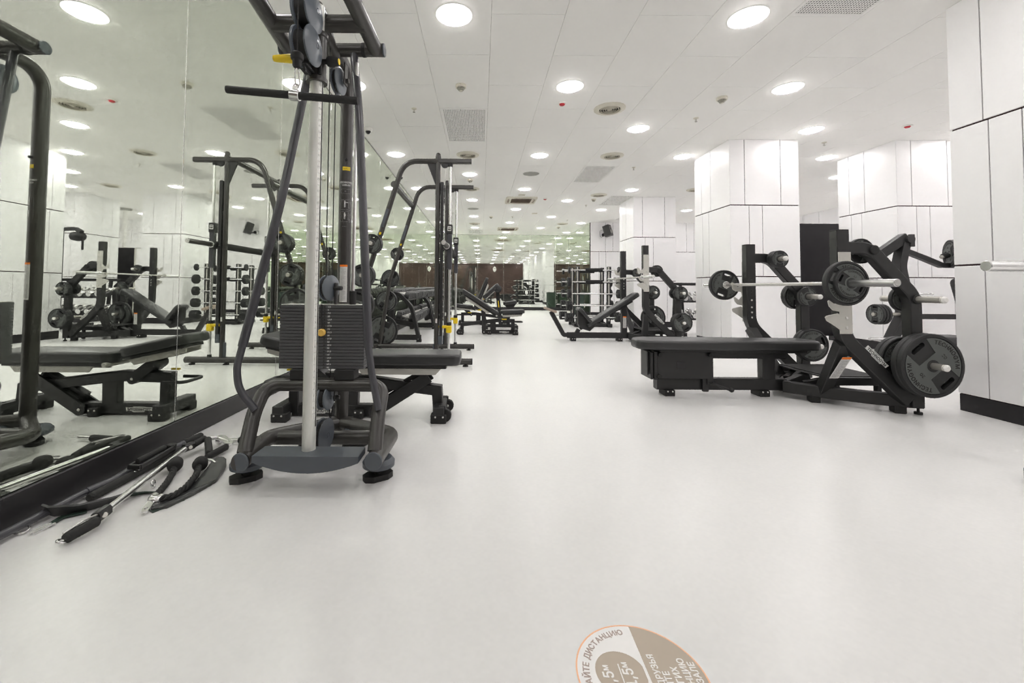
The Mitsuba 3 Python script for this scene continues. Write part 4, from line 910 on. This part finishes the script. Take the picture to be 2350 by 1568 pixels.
k = thing('close_grip_handle', 'chrome close-grip handle with two short black grips, on the floor behind the rope', 'cable attachment')
grip(k, (-1.500, 2.36, .055), (-1.405, 2.225, .028), .0175); grip(k, (-1.398, 2.190, .022), (-1.370, 2.320, .030), .0175)
part(k, 'frame_bar', tube([(-1.40, 2.175, .02), (-1.408, 2.155, .026), (-1.34, 2.14, .03), (-1.312, 2.128, .02)], .0075, .015, 12), 'm_chrome')
part(k, 'frame_bar', tube([(-1.502, 2.365, .055), (-1.47, 2.40, .05), (-1.39, 2.365, .04), (-1.366, 2.33, .03)], .010, .03, 12), 'm_chrome')
part(k, 'eye_plate', prism(sg.LineString([(0, 0), (.10, 0)]).buffer(.021).difference(sg.Point(.098, 0).buffer(.008)), .010, frame((-1.455, 2.405, .045), A(.10, -.075, -.012), A(.6, .8, .0))), 'm_chrome', 30)
k = thing('short_chrome_bar', 'short chrome bar with black grips lying behind the left tower foot', 'cable attachment')
part(k, 'shaft', cyl((-1.470, 2.425, .022), (-1.16, 2.47, .022), .012, 18), 'm_chrome')
grip(k, (-1.375, 2.438, .022), (-1.24, 2.458, .022), .0185); part(k, 'swivel', ball((-1.475, 2.422, .024), .02, 2), 'm_chrome')

# ---------------- round distance sticker on the floor ----------------
SC, SR = (.381, 1.010), .151
st = thing('floor_sticker', 'round white and taupe distance sticker with an orange rim on the floor', 'floor sticker')
mat('m_sticker', (.80, .79, .78), .45, .4); mat('m_sticker_taupe', (.43, .365, .295), .5, .4); mat('m_sticker_rim', (.80, .46, .28), .5, .4); mat('m_sticker_text', (.40, .33, .30), .6, .3)
C0 = sg.Point(0, 0).buffer(SR, quad_segs=24)
St = tr(SC[0], SC[1], .0)
part(st, 'disc', prism(C0, .0006, St), 'm_sticker', False)
part(st, 'rim', prism(C0.difference(sg.Point(0, 0).buffer(SR - .0035, quad_segs=24)), .0009, St), 'm_sticker_rim', False)
xd = .022
part(st, 'taupe_half', prism(sg.Point(0, 0).buffer(SR - .0035, quad_segs=24).intersection(sg.Polygon([(xd + .002, 1), (xd - .012, -1), (1, -1), (1, 1)])), .0009, St), 'm_sticker_taupe', False)
ic = (-.046, .010)
part(st, 'taupe_circle', prism(sg.Point(ic).buffer(.059, quad_segs=18).intersection(sg.Polygon([(xd - .006, 1), (xd - .018, -1), (-1, -1), (-1, 1)])), .0009, St), 'm_sticker_taupe', False)
part(st, 'arc_lettering', mv(arctext('СОБЛЮДАЙТЕ ДИСТАНЦИЮ', .0150, SR - .031, mid=163, depth=.0009, gap=.10), St @ tr(0, 0, .0003)), 'm_sticker_text', False)
def lines(root, name, s, h, x, y, m='m_sticker', bold=True):      # reads along +y, capitals pointing to -x
    mm = text(s, h, .0006, bold); L = mm.bounds[1, 0]
    part(root, name, mv(mm, St @ frame((x, y - L, .0009), (0, 1, 0), (-1, 0, 0))), m, False)
lines(st, 'distance', '1,5', .024, -.066, .014); lines(st, 'unit', 'м', .016, -.073, .030); lines(st, 'distance', '1,5', .024, -.018, .022); lines(st, 'unit', 'м', .016, -.026, .038)
part(st, 'divider', prism(sg.box(-.0480, -.05, -.0455, .034), .0012, St), 'm_sticker', False)
for s, h, x, e in (('УВАЖАЕМЫЕ ДРУЗЬЯ', .0155, .046, .060), ('БЕРЕГИТЕ', .0155, .066, .015), ('СЕБЯ И ДРУГИХ', .0155, .090, .027), ('ДЕРЖИТЕ ДИСТАНЦИЮ', .0155, .114, .050), ('В ЗАЛЕ', .0155, .136, .040)): lines(st, 'line', s, h, x, e)
# ---------------- chest press machine behind the flat bench press ----------------
cp_ = thing('chest_press_machine', 'black plate-loaded chest press machine half hidden by the nearest white column', 'weight machine')
Y0 = 5.45
P = lambda x, z, dy=0: A(x, Y0 + dy, z)
part(cp_, 'main_post', bent([P(5.16, .06), P(5.44, .60), P(5.45, .95), P(5.40, 1.22), P(5.47, 1.52)], .09, .13, .3, .006, up=(0, 1, 0)), 'm_black')
part(cp_, 'top_arm', bar(P(5.18, 1.36, .05), P(5.49, 1.60), .12, .11, .006), 'm_black')
part(cp_, 'pivot', cat(cyl(P(5.49, 1.565, -.09), P(5.49, 1.565, .09), .05, 24), box(P(5.515, 1.55, -.06), (.06, .04, .16), .006)), 'm_black')
part(cp_, 'press_arm', bent([P(5.46, 1.43), P(5.72, 1.33), P(5.95, 1.235), P(6.25, 1.235)], .06, .075, .12, .005, up=(0, 1, 0)), 'm_black')
part(cp_, 'arm_peg', cyl(P(5.95, 1.34, .0), P(6.22, 1.45, -.05), .024, 18), 'm_brushed')
part(cp_, 'storage_peg', cyl(P(5.05, .60), P(5.45, .60), .0235, 18), 'm_brushed')
part(cp_, 'handle_bar', cyl(P(5.55, .865), P(5.84, .865), .013, 16), 'm_chrome')
part(cp_, 'cross_bar', bar(P(5.45, .575), P(6.10, .575), .05, .065), 'm_black')
part(cp_, 'seat', pad(.52, .40, .09, rc=.06, re=.025, M=tr(5.98, Y0 - .02, .24)), 'm_pad', 60)
part(cp_, 'seat_frame', cat(box(P(5.95, .215), (.5, .12, .05), .005)), 'm_black')
part(cp_, 'seat_post', bar(P(5.95, .05), P(5.95, .22), .08, .08), 'm_black')
part(cp_, 'back_pad', pad(.60, .32, .09, rc=.08, re=.025, M=tr(6.36, Y0, .80) @ rot(-104, (0, 1, 0))), 'm_pad', 60)
part(cp_, 'foot_bar', cyl(P(4.98, .285, -.02), P(5.24, .285, -.02), .02, 18), 'm_chrome')
part(cp_, 'base_beam', bar(P(5.10, .055), P(6.30, .055), .09, .08), 'm_black')
for x in (5.05, 6.2): part(cp_, 'cross_foot', box((x, Y0, .045), (.10, .85, .075), .006), 'm_black')
part(cp_, 'bolt', bolts([P(5.40, .60, -.048), P(5.47, .60, -.048), P(5.45, .75, -.048)], (0, -1, 0), .012), 'm_steel')
for i, x in enumerate((5.09, 5.13, 5.17)): plate(.26, x, Y0, .60, 20 * i, 'mid-small black weight plate on the chest press\'s left peg, ' + ['outermost', 'middle', 'innermost'][i] + ' of three', ax=(-1, 0, 0))
plate(.36, 6.06, Y0 - .02, 1.385, 70, 'mid-large black weight plate on the raised arm of the chest press machine', ax=(.85, -.45, .36))
part(cp_, 'arm_collar', cyl(P(5.97, 1.348, -.004), P(6.03, 1.373, -.014), .036, 18), 'm_rubber')

# barbell reaching in from the right, on a rack out of view
hr = thing('squat_stand', 'black squat stand outside the right edge of the view, only its foot showing', 'rack')
for x in (3.02, 4.02):
    part(hr, 'post', bar((x, 2.08, .04), (x, 2.08, 1.45), .07, .07), 'm_black')
    part(hr, 'hook', box((x, 2.02, .985), (.05, .06, .02), .003), 'm_rack_silver'); part(hr, 'hook_lip', box((x, 1.965, 1.005), (.05, .012, .06), .003), 'm_rack_silver')
    part(hr, 'cross_foot', box((x, 1.95, .03), (.07, .55, .06), .006), 'm_black')
part(hr, 'base', bar((2.62, 2.0, .035), (4.05, 2.0, .035), .07, .065), 'm_black'); part(hr, 'base_cap', box((2.60, 2.0, .035), (.04, .085, .075), .015), 'm_rubber')
k = thing('barbell', 'bare chrome barbell end reaching in at the right edge, before the nearest column', 'barbell')
part(k, 'sleeve', cyl((2.395, 2.0, 1.021), (2.80, 2.0, 1.021), .0255, 24, .003), 'm_chrome'); part(k, 'collar', cyl((2.80, 2.0, 1.021), (2.83, 2.0, 1.021), .037, 24, .004), 'm_chrome')
part(k, 'shaft', cyl((2.83, 2.0, 1.011), (4.18, 2.0, 1.011), .014, 16), 'm_steel'); part(k, 'collar', cyl((4.18, 2.0, 1.021), (4.21, 2.0, 1.021), .037, 24, .004), 'm_chrome'); part(k, 'sleeve', cyl((4.21, 2.0, 1.021), (4.60, 2.0, 1.021), .0255, 24, .003), 'm_chrome')

# ---------------- fixed barbell rack ----------------
br = thing('barbell_rack', 'tall black rack of fixed barbells between the incline press and the far mirrors', 'barbell rack')
BX0, BX1 = 2.30, 3.03
for y in (10.05, 10.62):
    for x in (BX0, BX1):
        part(br, 'upright', bar((x, y, .04), (x + (.02 if x == BX1 else 0), y, 1.43), .10, .08, .006, up=(1, 0, 0)), 'm_black')
        part(br, 'hook_strip', box((x - .012 if x == BX0 else x, y - .046, .78), (.035, .012, 1.28), .003), 'm_rack_silver')
    part(br, 'foot', box(((BX0 + BX1) / 2, y, .04), (.9, .09, .07), .005), 'm_black')
for x in (BX0, BX1): part(br, 'cross_foot', box((x, 10.33, .035), (.10, .85, .065), .005), 'm_black'); 
part(br, 'tie_bar', bar((BX0, 10.33, .20), (BX1, 10.33, .20), .05, .05), 'm_black')
for s, y in ((0, 9.985), (1, 10.70)):
    for i, z in enumerate((1.345, 1.065, .785, .505, .225)):
        L = 1.52; x0 = (BX0 + BX1) / 2 + .01 - L / 2
        k = thing('barbell', f'fixed barbell with round black heads, {["top", "second", "third", "fourth", "bottom"][i]} row, {["front", "back"][s]} of the barbell rack', 'barbell')
        part(k, 'shaft', cyl((x0, y, z), (x0 + L, y, z), .0145, 16), 'm_chrome')
        for c in (x0 + .17, x0 + L - .17):
            n = (1, 2, 2, 3, 4)[i]; R = (.08, .11, .105, .105, .105)[i]
            for j in range(n): part(k, 'head', cyl((c - .0225 * n + .045 * j + .001, y, z), (c - .0225 * n + .045 * (j + 1) - .001, y, z), R, 28, .008), 'm_plate')
        if i < 2: part(k, 'foam_sleeve', cyl((x0 + L / 2 - .20, y, z), (x0 + L / 2 + .20, y, z), .045, 18, .006), 'm_foam', label='black foam sleeve')
        for x in (BX0, BX1): part(br, 'hook', box((x, y + (.02 if s == 0 else -.02), z - .0245), (.03, .085, .018), .003), 'm_black')

# ---------------- preacher curl bench ----------------
pc = thing('preacher_bench', 'black preacher curl bench with a rounded sloping arm pad, right of the incline bench', 'weight bench')
Q = lambda x, z, y=9.5: A(x, y, z)
part(pc, 'arm_pad', mv(pad(.46, .50, .09, rc=.09, re=.035), tr(.25, 9.5, .80) @ rot(-42, (0, 1, 0))), 'm_pad', 60)
part(pc, 'pad_roll', cyl(Q(.375, .885, 9.26), Q(.375, .885, 9.74), .085, 28, .03), 'm_pad', 60)
part(pc, 'pad_plate', mv(box((0, 0, 0), (.30, .36, .02), .004), tr(.24, 9.5, .775) @ rot(-42, (0, 1, 0))), 'm_rack_silver')
part(pc, 'post', bar(Q(.45, .05), Q(.37, .84), .07, .08, up=(1, 0, 0)), 'm_black')
part(pc, 'post_slide', bar(Q(.405, .47), Q(.39, .62), .074, .03, up=(1, 0, 0)), 'm_yellow', label='yellow height marks')
part(pc, 'seat', pad(.30, .28, .07, rc=.05, re=.02, M=tr(.66, 9.5, .54) @ rot(-8, (0, 1, 0))), 'm_pad', 60)
part(pc, 'seat_bracket', prism([(.52, .53), (.80, .56), (.72, .46), (.66, .30), (.58, .30), (.60, .45)], .06, frame((0, 9.53, 0), (1, 0, 0), (0, 0, 1))), 'm_black', False)
part(pc, 'seat_post', bar(Q(.62, .05), Q(.62, .34), .07, .07, up=(1, 0, 0)), 'm_black')
part(pc, 'base_beam', bar(Q(.10, .06), Q(.80, .06), .08, .07), 'm_black')
for x in (.12, .78): part(pc, 'cross_foot', box((x, 9.5, .045), (.08, .5, .085), .005), 'm_black')
logo(.022, mv(trimesh.Trimesh(), np.eye(4)) if 0 else frame((.20, 9.5 - .182, .765), A(.74, 0, .67), A(-.67, 0, .74)), pc)

# ---------------- black screens, box, loudspeakers, dumbbells with chrome ends ----------------
for nm, (x, y, w, t), lab in (('black_partition', (6.08, 7.62, .92, .05), 'matt black screen standing between the two white columns'), ('black_partition', (6.44, 11.5, .92, .05), 'black screen behind the far column, seen in the left mirrors')):
    k = thing(nm, lab, 'screen')
    zt = 2.11 if y < 8 else 1.93
    part(k, 'panel', box((x, y, (zt + .09) / 2), (w, t, zt - .09), .004), 'm_screen', False)
    part(k, 'edge_strip', box((x - w / 2 - .008, y, (zt + .09) / 2), (.014, t + .008, zt - .088), .003), 'm_black' if y < 8 else 'm_rack_silver')
    for s in (-1, 1): part(k, 'foot', box((x + s * w * .36, y, .045), (.07, .45 if y > 8 else .30, .09), .006), 'm_black')
    if y < 8: part(k, 'castor', cat(box((x - .19, y - .16, .06), (.10, .05, .06), .012)), 'm_chrome')
bx2 = thing('plyo_box', 'dark green black box standing in the corner by the right mirror panels', 'box')
part(bx2, 'body', box((3.36, 14.75, .36), (.36, .55, .70), .008), 'm_green')
part(bx2, 'lid', box((3.36, 14.75, .715), (.37, .56, .02), .006), 'm_black'); part(bx2, 'hinge', cat(cyl((3.40, 14.62, .725), (3.40, 14.80, .725), .012, 12)), 'm_green')
def speaker(x, y, z, yaw, tilt, lab, wall):
    k = thing('wall_speaker', lab, 'loudspeaker'); M = tr(x, y, z) @ rot(yaw) @ rot(tilt, (1, 0, 0))
    pr = sg.Polygon([(-.12, -.10), (.12, -.10), (.075, .12), (-.075, .12)])       # plan: baffle at -y
    part(k, 'cabinet', mv(prism(pr, .36, tr(0, 0, -.18)), M), 'm_black', False)
    part(k, 'grille', mv(box((0, -.103, 0), (.215, .008, .33), .003), M), 'm_screen', False)
    part(k, 'woofer', mv(lathe([(0, -.108), (.062, -.108), (.07, -.104)] if 0 else [(0, 0), (.030, .006), (.066, .0), (.072, .006), (.078, 0)], (0, -.106, -.06), (0, -1, 0), 28), M), 'm_speaker', 40, label='pale round speaker cone')
    part(k, 'tweeter', mv(cyl((0, -.112, .10), (0, -.105, .10), .022, 20), M), 'm_speaker')
    part(k, 'bracket', cat(tube([A(x, y, z) + (M[:3, :3] @ A(0, .10, -.12)), A(*wall)], .018, 0, 12), cyl(A(*wall) - A(0, .02, 0) if wall[1] > 13 else A(*wall) - A(.02, 0, 0), wall, .05, 20)), 'm_black')
    part(k, 'wire', tube([A(x, y, z) + M[:3, :3] @ A(0, .12, .02), A(wall[0] - .12, wall[1] - .03, wall[2] + .18), A(wall[0] - .10, wall[1] - .012, wall[2] - .08), A(*wall) - A(.02, .01, .06)], .004, .05, 6), 'm_dark')
speaker(4.13, 13.72, 2.80, 52, -16, 'black wedge loudspeaker on the white end wall beside the far column', (4.06, 14.01, 2.70))
speaker(9.10, 13.70, 2.80, -35, -14, 'black wedge loudspeaker high on the end wall, far right corner', (9.16, 14.01, 2.70))
# chrome dumbbells on a small rack behind the middle column
rk = thing('dumbbell_rack', 'low two-tier rack with chrome-ended dumbbells behind the column by the incline press', 'dumbbell rack')
for x in (3.92, 5.08):
    part(rk, 'end_frame', bent([A(x, 8.52, .04), A(x, 8.46, .95), A(x, 8.28, .95)] if 0 else [A(x, 8.60, .05), A(x, 8.52, .80), A(x, 8.28, .70)], .05, .07, .08, .005, up=(1, 0, 0)), 'm_black')
    part(rk, 'foot', box((x, 8.42, .035), (.07, .62, .07), .005), 'm_black')
for (y, z) in ((8.36, .70), (8.34, .36)):
    part(rk, 'shelf', mv(box((0, 0, 0), (1.22, .30, .025), .004), tr(4.50, y + .02, z) @ rot(16, (1, 0, 0))), 'm_black', False)
    hd = lathe([(0, -.045), (.047, -.045), (.053, -.035), (.053, .035), (.047, .045), (0, .045)], ax=(0, 1, 0), n=22)
    K = (ply(hd, 'm_chrome', 40), ply(cyl((0, -.09, 0), (0, .09, 0), .015, 12), 'm_steel'))
    for i in range(7):
        M = tr(3.98 + .172 * i, y, z + .073) @ rot(16, (1, 0, 0))
        k = thing('dumbbell', f'chrome-ended dumbbell, {ORD[i]} from the left, {"upper" if z > .5 else "lower"} tier of the rack behind the column', 'dumbbell', f'chrome dumbbells on the {"upper" if z > .5 else "lower"} tier')
        part(k, 'handle', K[1], None, to=M)
        for s in (-1, 1): part(k, 'head', K[0], None, to=M @ tr(0, s * .12, 0))
am = thing('cable_arm_machine', 'black machine with a jutting arm and strap, seen only in the left mirrors', 'weight machine')
part(am, 'post', bar((5.75, 9.2, .04), (5.75, 9.2, 2.14), .12, .09, up=(1, 0, 0)), 'm_black')
part(am, 'base', box((5.6, 9.2, .035), (.9, .5, .07), .006), 'm_black')
part(am, 'arm', bent([(5.75, 9.2, 2.12), (5.30, 9.1, 2.12), (5.14, 9.06, 2.04)], .08, .07, .08, .006), 'm_black')
part(am, 'arm_head', lathe([(0, 0), (.05, .01), (.09, .05), (.105, .18), (.085, .28), (.04, .32), (0, .33)], (5.40, 9.1, 1.96), (-1, -.1, -.05), 24), 'm_black')
part(am, 'strap', tube([(5.11, 9.06, 1.92), (5.11, 9.06, 1.66)], .02, 0, 10), 'm_black')
part(rk, 'top_rail', bar((3.90, 8.60, 1.01), (5.10, 8.60, 1.01), .05, .055), 'm_black')
for x in (4.14, 5.0): part(rk, 'rail_post', bar((x, 8.60, .04), (x - .08, 8.60, 1.0), .05, .05, up=(1, 0, 0)), 'm_black')
# white post with a ceiling flange, seen in the mirrors
wp = thing('support_post', 'slim white post with a dark flange at the ceiling, behind the middle column', 'post')
part(wp, 'shaft', cyl((6.8, 12.1, 0), (6.8, 12.1, H - .04), .055, 24), 'm_white'); part(wp, 'flange', cyl((6.8, 12.1, H - .045), (6.8, 12.1, H - .002), .16, 28), 'm_speaker')
# wall clock on the brown wall
ck = thing('wall_clock', 'white almond-shaped wall clock on the brown wall, seen in the far mirrors', 'clock')
ov = sg.Polygon([(.155 * math.copysign(abs(math.cos(a)) ** 1.25, math.cos(a)), .245 * math.copysign(abs(math.sin(a)) ** 1.1, math.sin(a))) for a in np.linspace(0, 2 * math.pi, 48, endpoint=False)])
CKM = frame((1.23, YB + .0, 2.62), (-1, 0, 0), (0, 0, 1))
part(ck, 'face', prism(ov, .03, CKM), 'm_white', 30); part(ck, 'rim', prism(ov.buffer(.012).difference(ov), .035, CKM), 'm_rack_silver', 30)
part(ck, 'hour_hand', prism(sg.LineString([(0, 0), (.05, .05)]).buffer(.007), .004, CKM @ tr(0, 0, .031)), 'm_dark', False); part(ck, 'minute_hand', prism(sg.LineString([(0, 0), (-.02, .12)]).buffer(.005), .004, CKM @ tr(0, 0, .036)), 'm_dark', False)
part(ck, 'hour_mark', cat(*[prism(sg.Point(.105 * math.cos(a), .16 * math.sin(a)).buffer(.008), .002, CKM @ tr(0, 0, .03)) for a in np.arange(12) * math.pi / 6]), 'm_dark', False, kind='stuff')
# ---------------- small ceiling fittings ----------------
Z = H - .0005
_df = [(.125, -.001), (.128, -.020), (.134, -.024), (.180, -.012), (.189, -.008), (.190, 0), (.186, -.0005), (.125, -.001)]
dif = dict(rim=ply(lathe(_df, n=40), 'm_ivory', 40), throat=ply(lathe([(0, -.0015), (.127, -.0013)], n=32), 'm_dark', False))
for i, r in enumerate((.112, .086, .060, .036)): dif[f'cone{i}'] = ply(lathe([(r, -.003), (r - .008, -.022), (r - .011, -.021), (r - .004, -.003), (r, -.003)], n=36), 'm_ivory', 40)
dif['core'] = ply(lathe([(0, -.022), (.014, -.021), (.020, -.016), (.022, -.003), (0, -.003)], n=24), 'm_ivory', 40)
for q, (x, y) in enumerate(sorted(((1.569, 5.12), (-.235, 6.96), (2.169, 6.96), (-.235, 9.36), (2.769, 9.90), (-.235, 14.46), (2.769, 14.35), (4.75, 9.3), (1.569, -.4)), key=lambda p: math.hypot(*p))):
    k = thing('air_diffuser', f'round ivory ringed air diffuser in the ceiling, {ORD[q]} nearest the camera', 'air vent', 'round ceiling air diffusers')
    for n, d in dif.items(): part(k, 'ring' if n.startswith('cone') else n, d, None, to=tr(x, y, Z))
sk = dict(base=ply(lathe([(0, 0), (.058, 0), (.060, -.012), (.056, -.028), (.046, -.032), (0, -.032)][::-1], n=32), 'm_ivory', 40), cone=ply(lathe([(.044, -.032), (.020, -.062), (.010, -.066), (0, -.067)][::-1], n=28), 'm_ivory', 40))
for i, (a, b) in enumerate(((.042, -.036), (.036, -.044), (.029, -.052), (.023, -.060))): sk[f'slot{i}'] = ply(lathe([(a, b - .002), (a + .0015, b + .002)], n=28), 'm_dark', False)
for q, (x, y) in enumerate(sorted(((-.235, 4.55), (2.769, 4.80), (-.235, 8.56), (2.769, 10.36), (2.769, 15.1), (5.7, 9.0), (.3, 13.0)), key=lambda p: math.hypot(*p))):
    k = thing('smoke_detector', f'small ivory cone smoke detector on the ceiling, {ORD[q]} nearest the camera', 'smoke detector', 'ceiling smoke detectors')
    for n, d in sk.items(): part(k, 'slot' if n.startswith('slot') else n, d, None, to=tr(x, y, Z))
sp_ = dict(plate=ply(lathe([(0, -.006), (.030, -.006), (.034, 0), (0, 0)], n=24), 'm_ivory', 40), stem=ply(cyl((0, 0, -.034), (0, 0, -.004), .009, 12), 'm_brushed'), deflector=ply(lathe([(0, -.046), (.016, -.046), (.016, -.043), (.004, -.043), (.004, -.034), (0, -.034)], n=16), 'm_brushed'))
for q, (x, y) in enumerate(sorted(((-.845, 5.16), (2.769, 5.39), (5.13, 6.25), (2.769, 7.62), (2.769, 11.12), (2.769, 13.55), (-.845, 7.6), (-.845, 10.0), (-.845, 12.4), (.955, 13.0), (5.13, 9.0), (5.13, 11.9), (7.5, 7.6)), key=lambda p: math.hypot(*p))):
    k = thing('sprinkler', f'tiny sprinkler head on the ceiling, {ORD[q]} nearest the camera', 'sprinkler', 'ceiling sprinklers')
    for n, d in sp_.items(): part(k, n, d, None, to=tr(x, y, Z))
al = dict(base=ply(box((0, 0, -.008), (.085, .085, .016), .004), 'm_white', False), lens=ply(lathe([(0, -.032), (.026, -.030), (.034, -.018), (.034, -.016), (0, -.016)], n=24), 'm_red', 40))
for x, y, w in ((.955, 4.97, 'in front of the round diffuser'), (5.70, 5.58, 'near the nearest column'), (1.569, 10.36, 'beside the far air conditioner')):
    k = thing('alarm_sounder', f'small white ceiling alarm with a red lens {w}', 'alarm')
    for n, d in al.items(): part(k, n, d, None, to=tr(x, y, Z))
for x, y, w in ((.955, 8.09, 'in the middle of the ceiling'), (-.235, 11.74, 'beyond the half rack')):
    k = thing('ceiling_speaker', f'flat round grey loudspeaker grille {w}', 'loudspeaker')
    part(k, 'grille', lathe([(0, -.004), (.15, -.004), (.155, 0), (0, 0)], (x, y, Z), n=36), 'm_speaker', 40); part(k, 'rim', lathe([(.154, 0), (.157, -.006), (.163, -.005), (.165, 0)], (x, y, Z), n=36), 'm_white', 40)
for x, y, w in ((-1.59, 5.82, 'nearer of two above the left mirrors'), (-1.60, 8.28, 'farther of two above the left mirrors')):
    k = thing('dome_camera', f'white dome camera with a black eye, {w}', 'camera')
    part(k, 'housing', lathe([(0, -.045), (.040, -.045), (.055, -.030), (.058, -.006), (.052, 0), (0, 0)], (x, y, Z), n=30), 'm_white', 40)
    part(k, 'dome', lathe([(0, -.082), (.018, -.078), (.032, -.064), (.038, -.046), (0, -.046)], (x, y, Z), n=28), 'm_screen', 50)
for x, y, w in ((.985, 10.53, 'nearer of two, in the middle of the ceiling'), (.985, 15.68, 'farther of two, near the far mirrors')):
    k = thing('air_conditioner', f'square ceiling cassette air conditioner, {w}', 'air conditioner')
    sq = rr2(.76, .76, .05); 
    op = [rr2(.40, .045, .01)]; slots = [affinity.translate(rr2(.44, .05, .012, 3), 0, s * .315) for s in (-1, 1)] + [affinity.translate(rr2(.05, .44, .012, 3), s * .315, 0) for s in (-1, 1)]
    M = tr(x, y, Z - .028)
    part(k, 'fascia', prism(sq.difference(shapely.union_all(slots + [rr2(.50, .50, .02)])), .028, M), 'm_ivory', False)
    part(k, 'cavity', prism(sq.buffer(-.02), .004, tr(x, y, Z - .006)), 'm_dark', False)
    for i in range(7): part(k, 'louvre', mv(box((0, 0, 0), (.50, .055, .006), .001), tr(x, y - .21 + .07 * i, Z - .020) @ rot(25, (1, 0, 0))), 'm_taupe', False)
    for s in slots: b = s.bounds; part(k, 'flap', box((x + (b[0] + b[2]) / 2, y + (b[1] + b[3]) / 2, Z - .018), (max(b[2] - b[0] - .012, .02), max(b[3] - b[1] - .012, .02), .004), .001), 'm_taupe', False)
for x, y, w in ((1.569, 12.4, 'farther'), (.955, 9.95, 'nearer')):
    k = thing('access_hatch', f'small flush inspection hatch in the ceiling, the {w} of two', 'hatch', 'ceiling inspection hatches'); part(k, 'plate', box((x, y, Z - .003), (.16, .16, .006), .002), 'm_ivory')
